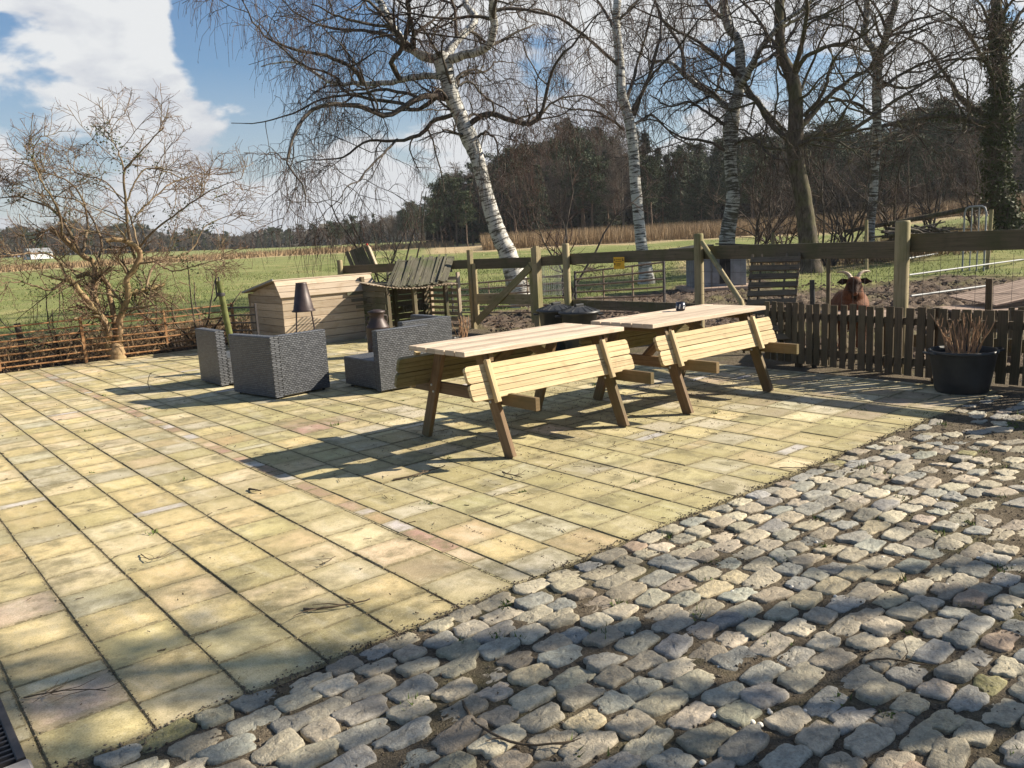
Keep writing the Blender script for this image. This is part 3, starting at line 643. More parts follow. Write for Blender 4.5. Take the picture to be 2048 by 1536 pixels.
# ------------------------------------------------------------------ chimenea, churn, pots, bins
c=D(607,617,10.9); t=thing('fire_chimney','brown metal cone fire chimney standing on thin wire legs before the pale shed','fire chimney',(c[0],c[1],0))
mb=MB(); mb.lathe((0,0,.715),[(.130,0),(.138,.006),(.138,.016),(.130,.02),(.070,.345),(.070,.36),(.063,.36),(.063,.34),(.12,.03),(.12,0)],28); part('hood',mb,'cast',t)
for k in range(4):
    a=k*math.pi/2+.35; mb=MB(); mb.tube([(.13*math.cos(a),.13*math.sin(a),.725),(.215*math.cos(a),.215*math.sin(a),.0)],.009,6); part('leg',mb,'cast',t)
mb=MB(); mb.tube([(.145*math.cos(a),.145*math.sin(a),.715) for a in np.linspace(0,2*math.pi,33)],.008,5,cap=False); part('ring',mb,'cast',t)
mb=MB(); mb.lathe((0,0,.14),[(.001,0),(.13,.0),(.19,.10),(.195,.11),(.185,.11),(.125,.012),(.001,.012)],28); part('bowl',mb,'cast',t)
c=D(754,640,11.35); t=thing('milk_churn','old brown milk churn between the pale shed and the lath lean-to','milk churn',(c[0],c[1],0))
mb=MB(); mb.lathe((0,0,0),[(.15,0),(.155,.01),(.155,.09),(.16,.10),(.16,.115),(.155,.125),(.155,.38),(.16,.39),(.155,.40),(.10,.50),(.095,.56),(.105,.57),(.105,.58)],28); part('can',mb,'cast',t)
mb=MB(); mb.lathe((0,0,.58),[(.11,0),(.12,.01),(.12,.03),(.05,.05),(.001,.052)],24); part('lid',mb,'cast',t)
for s in (-1,1):
    mb=MB(); mb.tube([(s*.10,0,.545),(s*.155,0,.54),(s*.165,0,.49),(s*.135,0,.44)],.009,6); part('handle',mb,'cast',t)
def stalks(n,r,h,lean,th=.006,mbt=None):
    mb=mbt or MB()
    for k in range(n):
        a=rng.random()*6.283; q=r*math.sqrt(rng.random())*.7; hh=h*(.45+.55*rng.random()); ln=lean*rng.random()*hh
        P=[(q*math.cos(a),q*math.sin(a),0)]
        for s in range(1,5):
            f=s/4; P.append((q*math.cos(a)+ln*f*math.cos(a)+rng.normal(0,.006),q*math.sin(a)+ln*f*math.sin(a)+rng.normal(0,.006),hh*f))
        mb.tube(P,np.linspace(th,th*.55,5)*(.7+.6*rng.random()),5,wob=.15)
        if rng.random()<.6:
            p=np.array(P[3]); b=rng.random()*6.28; mb.tube([p,p+np.array((math.cos(b)*.025,math.sin(b)*.025,.05)),p+np.array((math.cos(b)*.04,math.sin(b)*.04,.10))],[th*.6,th*.5,th*.4],4)
    return mb
def pot(name,label,x,y,rb,rt,h,lug=True,mt='pot_plastic'):
    t=thing(name,label,'plant pot',(x,y,0)); mb=MB()
    mb.lathe((0,0,0),[(.001,.004),(rb*.93,0),(rb,.012),(rb+(rt-rb)*.3,h*.3),(rt*.985,h*.90),(rt,h*.92),(rt*1.03,h*.93),(rt*1.035,h),(rt*.97,h),(rt*.94,h*.9),(rt*.94,h*.86)],44); part('container',mb,mt,t)
    mb=MB(); mb.lathe((0,0,h*.84),[(.001,.02),(rt*.5,.015),(rt*.945,0)],30); part('soil',mb,'soil',t)
    return t
t=pot('plant_pot','large black plastic tub full of cut dry stalks in front of the picket fence',7.29,2.84,.205,.258,.36)
for s in (-1,1):
    mb=MB(); a=R_(-39.5); cc=np.array((math.cos(a),math.sin(a),0))*s; pp=np.array((-math.sin(a),math.cos(a),0))
    mb.tube([cc*.255+pp*-.055+np.array((0,0,.335)),cc*.315+pp*-.045+np.array((0,0,.345)),cc*.325+np.array((0,0,.348)),cc*.315+pp*.045+np.array((0,0,.345)),cc*.255+pp*.055+np.array((0,0,.335))],.010,8); part('handle',mb,'pot_plastic',t)
mb=stalks(36,.23,.36,.55,.0065); mb.v=[v+np.array((0,0,.30)) for v in mb.v]; part('stalks',mb,'stalk',t)
c=D(925,672,10.7); t=pot('flower_pot','small grey pot with dry pale stalks beside the wooden gate post',c[0],c[1],.10,.135,.25,False)
mb=stalks(16,.09,.34,.4,.007); mb.v=[v+np.array((0,0,.2)) for v in mb.v]; part('stalks',mb,'stalk',t)
def bin_(label,px,dist,group='black lidded bins behind the near table'):
    c=D(px,620,dist); t=thing('bin',label,'bin',(c[0],c[1],0),0,group)
    mb=MB(); mb.lathe((0,0,0),[(.001,.005),(.175,0),(.18,.01),(.205,.25),(.225,.50),(.24,.505),(.24,.525)],36); part('body',mb,'black_plastic',t)
    mb=MB(); mb.lathe((0,0,.518),[(.255,0),(.262,.004),(.262,.026),(.235,.036),(.11,.082),(.075,.086),(.001,.088)],36)
    for k in range(16):
        a=k*math.pi/8; mb.beam((.10*math.cos(a),.10*math.sin(a),.601),(.235*math.cos(a),.235*math.sin(a),.557),.008,.010)
    l=part('lid',mb,'black_plastic',t)
    mb=MB(); mb.box((0,0,.618),(.13,.05,.035),.008); part('grip',mb,'black_plastic',l)
    for s in (-1,1):
        mb=MB(); a=R_(-36); q=np.array((math.cos(a),math.sin(a),0))*s
        mb.beam(q*.235+np.array((0,0,.49)),q*.30+np.array((0,0,.495)),.11,.02,bev=.004); part('handle',mb,'black_plastic',t)
bin_('black plastic bin with ribbed lid, the one nearer the table with the mug',1158,10.3)
bin_('black plastic bin with ribbed lid, the one against the square gate post',1112,10.75)
# ------------------------------------------------------------------ pale shed (coop)
t=thing('coop_shed','low pale clapboard coop with sloping lid, half in shadow, behind the chimney','shed',(5.35,11.9,0))
Wd=1.62; prof=[(0,.80),(-.015,.80),(.16,1.03),(1.28,.84)]
mb=MB(); n=7; ph=.80/n
for i in range(n): mb.beam((0,.0,ph*(i+.5)),(Wd,0,ph*(i+.5)),.02,ph-.007,up=(0,-.10,1),bev=.002)
part('front_wall',mb,'cladding',t)
mb=MB()
for i in range(3):
    a=np.array((-.035,-.045,.775)); b=np.array((-.035,.15,1.035)); dv=(b-a)/3; p=a+dv*(i+.5); mb.beam(p,p+np.array((Wd+.07,0,0)),.022,np.linalg.norm(dv)-.006,up=(dv/np.linalg.norm(dv)),bev=.002)
part('upper_front',mb,'cladding',t)
for xx,nm in ((.012,'end_wall'),(Wd-.012,'end_wall')):
    mb=MB()
    for i in range(n+2):
        z0=ph*i; z1=min(ph*(i+1)-.007,1.0); 
        def yr(z):   # extent of the profile at height z
            y0=0.012 if z<.80 else .012+(z-.80)*.75; y1=1.26 if z<.83 else .15+(1.025-z)/(.185)*1.11
            return y0,y1
        a0,b0=yr(z0);a1,b1=yr(z1)
        if b1-a1<.05: z1=min(z1,1.0)
        prism(mb,[(a0,z0),(b0,z0),(b1,z1),(a1,z1)],(xx+.01,0,0),(0,1,0),(0,0,1),.02)
    part(nm,mb,'cladding',t)
mb=MB(); mb.beam((Wd/2,.13,1.05),(Wd/2,1.34,.845),Wd+.12,.018,up=(0,0,1),rnd=.4); part('roof',mb,'cladding',t)
mb=MB(); mb.beam((-.07,.10,1.062),(-.07,1.35,.85),.012,.03); part('roof_edge',mb,'galv',t)
mb=MB(); mb.beam((0,1.27,.42),(Wd,1.27,.42),.02,.82); part('back_wall',mb,'cladding',t)
mb=MB(); mb.beam((Wd-.28,-.14,.0),(Wd-.02,-.02,.30),.02,.10,up=(0,1,.3)); part('ramp',mb,'cladding',t)
# ------------------------------------------------------------------ lath lean-to
t=thing('lath_shelter','ramshackle lean-to with mossy lath roof and slatted back beside the coop','shelter',(6.8,11.2,0))
for x,y in ((0,.0),(.50,0),(1.12,.0),(0,.75),(.6,.75),(1.2,.75)):
    mb=MB(); mb.beam((x,y,0),(x-.01,y,.80 if y==0 else 1.0),.07,.06,bev=.004); part('post',mb,'board',t)
mb=MB()
for k in range(24):
    f=k/23; x0=-.05+f*1.12; mb.beam((x0,-.10,.86-.03*math.sin(f*3)+.012*rng.normal()),(x0+.70,.62,1.24+.02*rng.normal()),.036,.012,up=(0,-.3,1))
part('roof_laths',mb,'old_lath',t)
mb=MB(); mb.beam((.0,.0,.84),(1.25,.0,.80),.05,.07); mb.beam((.2,.30,1.03),(1.5,.32,1.0),.04,.05); mb.beam((.55,.58,1.19),(1.75,.58,1.2),.04,.05); part('rafter',mb,'old_lath',t)
mb=MB()
for k in range(30):
    f=k/29; mb.beam((-.42+f*1.7,-.13+.01*rng.normal(),.87-.11*math.sin(min(1,f*1.25)*2.4)+.05*(1-f)),(-.40+f*1.7,.25,.90-.10*math.sin(min(1,f*1.25)*2.4)+.05*(1-f)),.022,.014)
part('lower_laths',mb,'cladding',t)
mb=MB()
for k in range(9):
    e=.0 if k%2 else -.07; mb.beam((-.06,.66,.05+k*.096),(-.06,-.02+e,.05+k*.096),.014,.088)
part('side_boards',mb,'old_lath',t)
mb=MB()
for k in range(9): mb.beam((-.05,.02+k*.085,.885+.002*k),(1.3,.02+k*.085,.855),.075,.014)
part('added_shade_roof',mb,'old_lath',t)  # boards added beneath the laths to keep the interior dark
mb=MB()
for k in range(8): mb.beam((0,.78,.07+k*.105),(1.35,.78,.07+k*.105),.014,.094)
part('back_slats',mb,'board',t)
mb=MB()
for k in range(9): mb.beam((1.33,.80,.08+k*.10),(1.42,.02,.08+k*.10),.014,.055)
mb.beam((1.40,.02,0),(1.40,.02,.98),.05,.05); mb.beam((1.36,.78,0),(1.36,.78,1.0),.05,.05)
part('side_lattice',mb,'cladding',t)
mb=MB()
for k in range(3): mb.beam((-.35,.40+k*.13,.55+.1*k),(.0,.42+k*.13,.55+.1*k),.015,.05)
part('loose_slats',mb,'old_lath',t); mb=MB(); mb.beam((.62,.60,.42),(1.15,.62,.42),.08,.10)
for k in range(12): mb.beam((.62+k*.045,.55,.36),(.62+k*.045,.55,.47),.02,.012)
part('fruit_box',mb,'old_lath',t)
# ------------------------------------------------------------------ plank tub behind the rail
tl=D(690,504,15.9);tr=D(735,490,15.8);bl=D(709,550,15.7);br_=D(754,537,15.6)
t=thing('plank_tub','small grey plank tub tipped on its side behind the end of the fence rail','wooden tub',(bl[0],bl[1],bl[2]))
bk=np.array((.20,.24,-.05)); mb=MB(); nf=np.cross(tr-tl,bl-tl); nf/=np.linalg.norm(nf)
for k in range(6):
    f=(k+.5)/6; p=tl+(tr-tl)*f+rng.normal(0,.008,3); q=bl+(br_-bl)*f; mb.beam(p,q,.070,.018,up=nf,bev=.003)
part('front_planks',mb,'board',t,world=True); mb=MB()
for k in range(4):
    f=(k+.5)/4; mb.beam(tr+bk*f,br_+bk*f,.016,.075,up=bk/np.linalg.norm(bk))
part('side_planks',mb,'cladding',t,world=True); mb=MB()
for k in range(4):
    f=(k+.5)/4; mb.beam(tl+bk*f,bl+bk*f,.016,.075,up=bk/np.linalg.norm(bk)); mb.beam(bl+bk*f,br_+bk*f,.016,.075,up=bk/np.linalg.norm(bk))
part('far_planks',mb,'board',t,world=True)
mb=MB(); mb.lathe(tr+np.array((-.02,-.02,.01)),[(.001,-.02),(.02,-.01),(.02,.012),(.001,.02)],8); part('red_cap',mb,'red',t,world=True)
# ------------------------------------------------------------------ timber fence
def rpost(mb,x,y,h,r,top='flat',z0=-.1):
    pr=[(r,z0),(r,h-.02),(r*.93,h-.004),(r*.8,h)] if top=='flat' else [(r,z0),(r,h-.07),(r*.9,h-.03),(r*.6,h-.006),(r*.2,h)]
    P=[(x,y,z) for _,z in pr]; mb.tube(P,[q for q,_ in pr],18,rnd=rng.random())
pA=D(1806,441,8.75);pB=D(1397,467,11.2);pC=D(1131,487,12.9);pG1=D(1071,492,13.2);pG0=D(939,500,14.2);pE=D(679,520,15.5)
pZ=pA+np.array((.12,-2.75,0.0)); pZ[2]=pA[2]
fence=thing('timber_fence','weathered timber paddock fence of round posts with one wide top board','fence',(pA[0],pA[1],0))
for q,r in ((pZ,.067),(pA,.067),(pB,.062),(pC,.056),(pE,.05)):
    mb=MB(); rpost(mb,q[0],q[1],q[2],r); part('post',mb,'post',fence,world=True)
mb=MB(); mb.box((pG0[0],pG0[1],pG0[2]/2-.02),(.085,.085,pG0[2]+.04),.01); part('gate_post',mb,'post',fence,world=True)
mb=MB(); g1=pG1; mb.beam((g1[0],g1[1],-.05),(g1[0],g1[1],g1[2]-.03),.12,.12,bev=.012); mb.beam((g1[0],g1[1],g1[2]-.03),(g1[0],g1[1],g1[2]),.085,.085,bev=.015); part('gate_post',mb,'post',fence,world=True)
def rail(pa,pb,za,zb,w,off,mt='board',lab=None):
    d=(pb-pa)[:2]; d=d/np.linalg.norm(d); nrm=np.array((-d[1],d[0]))
    if nrm.dot(-pa[:2])>0: nrm=-nrm            # side away from the yard
    o=nrm*off; mb=MB(); mb.beam((pa[0]+o[0],pa[1]+o[1],za),(pb[0]+o[0],pb[1]+o[1],zb),.032,w,bev=.003); return part('rail',mb,mt,fence,world=True)
rail(pZ+np.array((0.02,-.3,0)),pA,1.24,1.235,.175,.083)
rail(pA+np.array((0,.02,0)),pB,1.175,1.165,.17,.083)
rail(pB,pC,1.15,1.12,.165,.078)
rail(pC,pG1,1.115,1.10,.15,.073)
rail(pG0,pE,1.09,1.085,.15,.066)
rail(pC,pB,.42,.42,.14,.078)
rail(pA,pZ,.30,.30,.12,.083)
# stay pole at the middle post
mb=MB(); q=D(1482,603,10.2); mb.tube([np.array((pB[0]-.03,pB[1]-.08,1.30)),np.array((q[0],q[1],q[2])),np.array((q[0],q[1],0))*1.0+(q-np.array((pB[0],pB[1],1.3)))*np.array((.25,.25,0))],[.032,.034,.034],9); part('stay_pole',mb,'post',fence,world=True)
def wiremesh(mb,pa,pb,z0,z1,sx,sz,r=.0016,off=0):
    pa=np.array(pa[:2]);pb=np.array(pb[:2]); Ln=np.linalg.norm(pb-pa); d=(pb-pa)/Ln; k=int(Ln/sx)
    for i in range(k+1):
        q=pa+d*min(Ln,i*sx); mb.tube([(q[0],q[1],z0),(q[0]+rng.normal(0,.004),q[1]+rng.normal(0,.004),(z0+z1)/2),(q[0],q[1],z1)],r,3,cap=False)
    n=int((z1-z0)/sz)
    for j in range(n+1):
        z=z0+j*sz; mb.tube([(*(pa+(pb-pa)*f),z+rng.normal(0,.003)) for f in np.linspace(0,1,7)],r,3,cap=False)
mb=MB(); wiremesh(mb,pZ,pA,.02,1.12,.15,.15,.0018); wiremesh(mb,pA,pB,.02,1.08,.15,.15,.0018); wiremesh(mb,pB,pC,.02,1.06,.15,.15,.0018); part('wire_mesh',mb,'steel_dark',fence,world=True)
# wooden gate
gt=thing('wooden_gate','wooden yard gate with a diagonal brace between two posts','gate',(pG0[0],pG0[1],0))
a=pG0[:2]+(pG1-pG0)[:2]*.06; b=pG0[:2]+(pG1-pG0)[:2]*.93; P3=lambda q,z:(q[0],q[1],z)
for q in (a,b): 
    mb=MB(); mb.beam(P3(q,.12),P3(q,1.10),.045,.085,up=(b-a).tolist()+[0],bev=.003); part('stile',mb,'post',gt,world=True)
for z,w in ((1.09,.17),(.50,.17)):
    mb=MB(); mb.beam(P3(a,z),P3(b,z),.03,w,bev=.003); o=part('rail',mb,'board' if z>1 else 'post',gt,world=True); 
mb=MB(); nv=np.array((-(b-a)[1],(b-a)[0]));nv/=np.linalg.norm(nv); nv=nv if nv.dot(-a)>0 else -nv
mb.beam(P3(a+nv*.032,.10),P3(b+nv*.032,1.02),.028,.12,bev=.003); part('brace',mb,'post',gt,world=True)
mb=MB(); wiremesh(mb,a,b,.12,1.0,.10,.10,.0014); part('wire_mesh',mb,'steel_dark',gt,world=True)
# yellow sign on the board
f0=.60; q=pC+(pB-pC)*.38; c=D(1245,524,12.15)
d=(pB-pC)[:2];d/=np.linalg.norm(d); nv=np.array((d[1],-d[0])); nv=nv if nv.dot(-c[:2])>0 else -nv
t=thing('warning_sign','small yellow warning sign with black lettering hanging from the fence board','sign',(c[0],c[1],c[2]))
# place on the mesh plane in front of the board
tt=((pC[:2]-c[:2]).dot(nv)); base=c[:2]+nv*(tt+.02); t.location=(base[0],base[1],c[2]-.01)
ex=np.array((d[0],d[1],0.)); ex=ex if (CR.dot(ex))>0 else -ex; ez=np.array((0,0,1.)); nn3=np.array((nv[0],nv[1],0))
def splate(mb,u0,u1,v0,v1,o,th=.002): 
    cc=ex*(u0+u1)/2+nn3*o; mb.beam(cc+ez*v0,cc+ez*v1,abs(u1-u0),th,up=nn3)
mb=MB(); splate(mb,-.105,.105,-.085,.085,0,.003); part('plate',mb,'sign',t)
mb=MB()
def word(u,v,h,n):
    for k in range(n):
        w=h*.55
        if k%4!=3: splate(mb,u,u+w*.28,v,v+h,.003)
        if k%2==0: splate(mb,u+w*.28,u+w*.8,v+h*.75,v+h,.003)
        if k%3==0: splate(mb,u+w*.28,u+w*.8,v+h*.4,v+h*.6,.003)
        if k%3==1: splate(mb,u+w*.62,u+w*.85,v,v+h,.003)
        u+=w*1.3
word(-.062,.046,.014,13); word(-.062,.018,.014,13); word(-.045,-.012,.010,12); word(-.045,-.030,.010,12); word(-.045,-.046,.010,10)
splate(mb,-.092,-.080,.03,.06,.003); splate(mb,.073,.085,.045,.066,.003); splate(mb,.068,.095,.03,.042,.003); splate(mb,-.09,-.07,-.03,.0,.003)
part('lettering',mb,'ink',t)
# metal farm gates
def farm_gate(name,label,a,b,ha,hb,nb,group,za=.03,mt='tube'):
    t=thing(name,label,'metal gate',(a[0],a[1],0),0,group)
    for q,h in ((a,ha),(b,hb)):
        mb=MB(); mb.beam((q[0],q[1],0),(q[0],q[1],h+.03),.035,.035,up=(1,0,0)); part('end_post',mb,'steel_dark',t,world=True)
    for k in range(nb):
        f=k/(nb-1); mb=MB(); mb.tube([(a[0],a[1],za+(ha-za)*f),((a[0]+b[0])/2,(a[1]+b[1])/2,za+((ha+hb)/2-za)*f-.006),(b[0],b[1],za+(hb-za)*f)],.017,8); part('bar',mb,mt,t,world=True)
    for f in (.33,.66):
        q=a+(b-a)*f; h=ha+(hb-ha)*f; mb=MB(); mb.beam((q[0],q[1],za),(q[0],q[1],h),.03,.012,up=(1,0,0)); part('strap',mb,mt,t,world=True)
    return t
farm_gate('field_gate','brown seven-bar metal field gate under the yellow sign',D(1152,600,15.8)[:2],D(1329,600,15.1)[:2],.78,.92,7,'metal field gates in the paddock')
farm_gate('field_gate','brown metal field gate glimpsed through the wooden gate near the leaning birch',D(905,600,17.2)[:2],D(1140,600,15.9)[:2],.60,.74,6,'metal field gates in the paddock')
t=thing('mesh_panel','rolled panel of shiny galvanised chain mesh left of the round fence post','mesh panel',(*D(1100,600,15.2)[:2],0))
mb=MB(); a=D(1084,560,15.2);b=D(1128,560,15.0)
for k in range(16):
    f=k/15
    for s in (-1,1):
        P=[]
        for j in range(13):
            z=.42+j*.045; P.append((a[0]+(b[0]-a[0])*f+.012*s*(1 if j%2 else -1),a[1]+(b[1]-a[1])*f+.03*math.sin(f*9),z))
        mb.tube(P,.0028,3,cap=False)
part('mesh',mb,'galv',t,world=True)
# picket fence
pk=thing('picket_fence','low dark picket fence running along the right edge of the patio','picket fence',(7.0,3.0,0))
line=[np.array(q) for q in ((7.80,5.05),(7.70,4.66),(7.60,3.9),(7.545,3.2),(7.57,2.5),(7.62,1.7),(7.66,1.2),(7.7,.7))]
def along(line,step):
    out=[];carry=0.
    for a,b in zip(line[:-1],line[1:]):
        L_=np.linalg.norm(b-a); s=carry
        while s<L_: out.append((a+(b-a)*s/L_,(b-a)/L_)); s+=step*(1+.12*rng.normal()*.6)
        carry=s-L_
    return out
for q,d in along(line,.098):
    mb=MB(); h=.668+rng.normal(0,.006); le=rng.normal(0,.006); mb.beam((q[0],q[1],.04),(q[0]+d[0]*le,q[1]+d[1]*le,h),.072+rng.normal(0,.004),.017,up=(-d[1],d[0],0),bev=.002); part('picket',mb,'picket',pk,world=True)
for z in (.17,.54):
    for a,b in zip(line[:-1],line[1:]):
        d=(b-a)/np.linalg.norm(b-a); nv=np.array((-d[1],d[0])); nv=nv if nv[0]>0 else -nv
        mb=MB(); a2=a+nv*.027;b2=b+nv*.027; mb.beam((a2[0],a2[1],z),(b2[0],b2[1],z),.03,.065); part('rail',mb,'picket',pk,world=True)
for i in (1,3,5,7):
    q=line[i]; mb=MB(); mb.box((q[0]+.08,q[1],.32),(.06,.06,.70),.004); part('post',mb,'picket',pk,world=True)
pk2=thing('picket_fence','second low picket fence with sunlit tops further back behind the main post','picket fence',(8.2,3.6,0))
la=D(1845,618,9.3);lb=D(2075,592,9.9); line=[la[:2],lb[:2]]; lz=.50
for q,d in along(line,.085):
    mb=MB(); mb.beam((q[0],q[1],.02),(q[0],q[1],lz+rng.normal(0,.008)),.055,.017,up=(-d[1],d[0],0)); part('picket',mb,'picket',pk2,world=True)
mb=MB(); mb.beam((la[0],la[1],.4),(lb[0],lb[1],.4),.03,.05); part('rail',mb,'picket',pk2,world=True)
# ------------------------------------------------------------------ paddock things
a=D(1502,512,9.9);b=D(1602,510,9.75);c_=D(1484,705,9.1);d_=D(1584,700,8.95); 
t=thing('pallet','dark slatted pallet leaning upright on the fence beside the mug table','pallet',(c_[0],c_[1],0))
for k in range(11):
    f=(k+.5)/11; p=c_+(a-c_)*f; q=d_+(b-d_)*f; mb=MB(); mb.beam(p,q,.018,.070,up=(a-c_)/np.linalg.norm(a-c_)); part('slat',mb,'pallet',t,world=True)
for g in (.03,.22,.72,.97):
    p=c_+(d_-c_)*g; q=a+(b-a)*g; off=np.array((.05,.03,0)); mb=MB(); mb.beam(p+off,q+off,.022,.07,up=(.8,.5,0)); part('bearer',mb,'pallet',t,world=True)
kc=D(1430,580,20.6); t=thing('kennel','grey wooden hut with dark flat roof and arched opening in the paddock','hut',(kc[0],kc[1],0),R_(-38))
mb=MB(); 
for x in (-.55,-.18,.12): mb.box((x+.15,-.42,.50),(.30 if x>-.5 else .34,.025,.82),.004,long=2)
mb.box((.52,-.42,.50),(.22,.025,.82),.004,long=2); part('front_wall',mb,'kennel',t)
mb=MB(); mb.box((0,-.05,.50),(1.25,.70,.80),.0); part('body',mb,'kennel',t)
mb=MB(); mb.box((.12,-.435,.44),(.26,.02,.55)); mb.lathe((.12,-.445,.70),[(.13,0),(.13,.02)],20,axis=(0,1,0)); part('opening',mb,'ink',t)
mb=MB(); mb.box((0,0,1.0),(1.9,1.35,.06),.01); mb.beam((-.95,0,1.0),(-.2,0,1.08),1.3,.03); mb.beam((.95,0,1.0),(.2,0,1.08),1.3,.03); part('roof',mb,'roofing',t)
mb=MB(); mb.box((0,-.15,.06),(1.7,1.3,.08),.01); part('base',mb,'deck',t)
def hoop():
    a=D(1925,530,23.2);b=D(1968,528,23.0); t=thing('tube_rack','galvanised tubular rack with rounded top standing on the grass','metal rack',(a[0],a[1],0))
    d=(b-a);d[2]=0; z0=float(terr(a[0],a[1]))-.05; zt=1.64
    P=[a*[1,1,0]+[0,0,z0],a*[1,1,0]+[0,0,zt-.15],a*[1,1,0]+d*.07+[0,0,zt-.04],a*[1,1,0]+d*.22+[0,0,zt],a*[1,1,0]+d*.78+[0,0,zt],a*[1,1,0]+d*.93+[0,0,zt-.04],a*[1,1,0]+d+[0,0,zt-.15],a*[1,1,0]+d+[0,0,z0]]
    mb=MB(); mb.tube(P,.022,8); part('frame',mb,'galv',t,world=True)
    for f in (.34,.67):
        mb=MB(); q=a*[1,1,0]+d*f; mb.tube([q+[0,0,z0],q+[0,0,zt]],.016,6); part('bar',mb,'galv',t,world=True)
hoop()
def stake(name,label,px,py0,py1,dist,r,mt='post',group='single stakes in the paddock',top=None):
    a=D(px,py1,dist); b=D(px if top is None else top,py0,dist); z=min(a[2],float(terr(a[0],a[1])))-.05
    t=thing(name,label,'stake',(a[0],a[1],z),0,group); mb=MB(); q=a+(a-b)*0
    mb.tube([(a[0],a[1],z),(b[0],b[1],b[2])],[r,r*.95],10); part('shaft',mb,mt,t,world=True); return t
stake('stake','thin weathered stake standing just left of the brown goat',1657,518,622,9.2,.022,'board')
stake('stake','black stake leaning left, next to the goat and the pallet',1630,560,622,9.0,.026,'black_plastic',top=1624)
stake('stake','pale fence stake beside the galvanised rack',1975,419,530,23.5,.05,top=1983)
stake('stake','short dark square stump of a post before the slatted deck',1979,557,612,9.5,.035,'picket')
stake('stake','slender round stake on the grass behind the top board, left of main post',1733,440,535,24,.045)
stake('stake','short stake in front of the dark-trunked tree',1546,465,500,26,.05)
t=thing('leaning_pole','long dark pole lying aslant above the brush pile towards the ivy tree','pole',D(1700,462,30)); mb=MB(); mb.tube([D(1690,463,29),D(1850,434,29.5),D(2012,404,30)],[.06,.075,.08],9); part('shaft',mb,'bark_dark',t,world=True)
mb=MB()
for k in range(60):
    p=D(1850+rng.normal(0,26),472+rng.normal(0,7),27+rng.normal(0,.6)); a=rng.normal(0,.5)+.1; L_=.5+rng.random()*1.3; dd=np.array((CR*math.cos(a)*L_))+np.array((rng.normal(0,.3),rng.normal(0,.3),rng.normal(0,.25))); p[2]=max(p[2],.75)
    mb.tube([p-dd/2,p+np.array((0,0,.05)),p+dd/2],[.03+.03*rng.random(),.03,.02],6)
single('brush_pile',mb,'limb','heap of cut branches under the long slanting pole','brush pile')
def pipe(label,p,q,r=.014,z=.06):
    a=G(*p,z);b=G(*q,z); t=thing('metal_pipe',label,'metal pipe',(a[0],a[1],z),0,'pale metal pipes lying in the paddock'); mb=MB(); mb.tube([a,(a+b)/2,b],r,8); part('tube',mb,'galv',t,world=True)
pipe('pale metal pipe lying furthest off at the edge of the grass',(1815,517),(1925,499),.022,.35)
pipe('pale metal pipe across the middle of the mud, ending in grass',(1818,550),(2060,517),.020,.25)
pipe('pale metal pipe nearest the picket fence, ending at the dark stump',(1822,592),(1978,571),.018,.15)
t=thing('deck_pile','heap of sun-bleached slatted decking at the right edge of the paddock','decking',(*G(2010,600)[:2],0)); 
c=G(2045,610,.1)
def deckp(o,U,V,lu,lv,nm):
    mb=MB(); U=np.array(U,float);U/=np.linalg.norm(U);V=np.array(V,float);V/=np.linalg.norm(V); k=int(lv/.1)
    for i in range(k): mb.beam(o+V*(i*.1),o+V*(i*.1)+U*lu,.088,.022,up=np.cross(U,V))
    part(nm,mb,'deck',t,world=True)
g0=D(1945,592,13.2); g0[2]=.10; deckp(g0,(.75,-.62,0.02),(.55,.8,.0),2.6,1.0,'lower_panel')
g1=D(1990,585,13.6); g1[2]=.17; deckp(g1,(.72,-.60,.16),(.5,.75,.05),2.4,1.1,'upper_panel')
t=thing('low_platform','pale boarded platform by the goat just behind the picket fence','platform',(*D(1700,622,9.2)[:2],0)); q=D(1690,615,9.5)
mb=MB()
for i in range(6): mb.beam(D(1640,617,9.1+i*.11)*[1,1,0]+[0,0,.50],D(1782,612,8.9+i*.11)*[1,1,0]+[0,0,.52],.10,.02)
part('top',mb,'deck',t,world=True)
for px,dd in ((1650,9.2),(1770,9.0),(1655,9.6),(1775,9.4)):
    mb=MB(); q=D(px,620,dd); mb.beam((q[0],q[1],0),(q[0],q[1],.49),.05,.05); part('leg',mb,'picket',t,world=True)
# ------------------------------------------------------------------ rusty railing on the left
RL=13.42
rl=thing('rusty_railing','low rusty tubular railing along the far edge of the patio','railing',(3,RL,0))
xs=[-3.6,-1.4,.55,2.86,5.15]
for a,b in zip(xs[:-1],xs[1:]):
    for k in range(7):
        z=.07+k*.098; mb=MB(); s=rng.normal(0,.008); mb.tube([(a+.02,RL,z+s),((a+b)/2,RL+rng.normal(0,.01),z-.012+s),(b-.02,RL,z+s*.3)],.0125,7,wob=.05); part('bar',mb,'rust',rl,world=True)
    mb=MB(); mb.beam(((a+b)/2+.05,RL-.016,.04),((a+b)/2+.05,RL-.016,.68),.03,.008,up=(0,1,0)); part('strap',mb,'rust',rl,world=True)
for x in xs:
    mb=MB(); mb.box((x,RL,.33),(.04,.04,.72),.003); part('post',mb,'rust',rl,world=True)
rl2=thing('iron_railing','short dark iron railing in front of the pale coop','railing',(5.2,12.9,0)); 
a=np.array((4.83,12.55)); b=np.array((5.42,12.9)); c=D(444,640,13.3)[:2]; e=D(512,625,12.9)[:2]
for k in range(5):
    mb=MB(); z=.22+k*.115; mb.tube([(c[0],c[1],z),(e[0],e[1],z)],.012,7); part('bar',mb,'steel_dark',rl2,world=True)
mb=MB(); mb.beam((e[0],e[1],0),(e[0],e[1],.74),.03,.03); part('post',mb,'steel_dark',rl2,world=True)
a=D(462,672,12.7);b=D(438,562,12.7); t=thing('garden_post','mossy green round post with a bent hook leaning by the coop','post',(a[0],a[1],0))
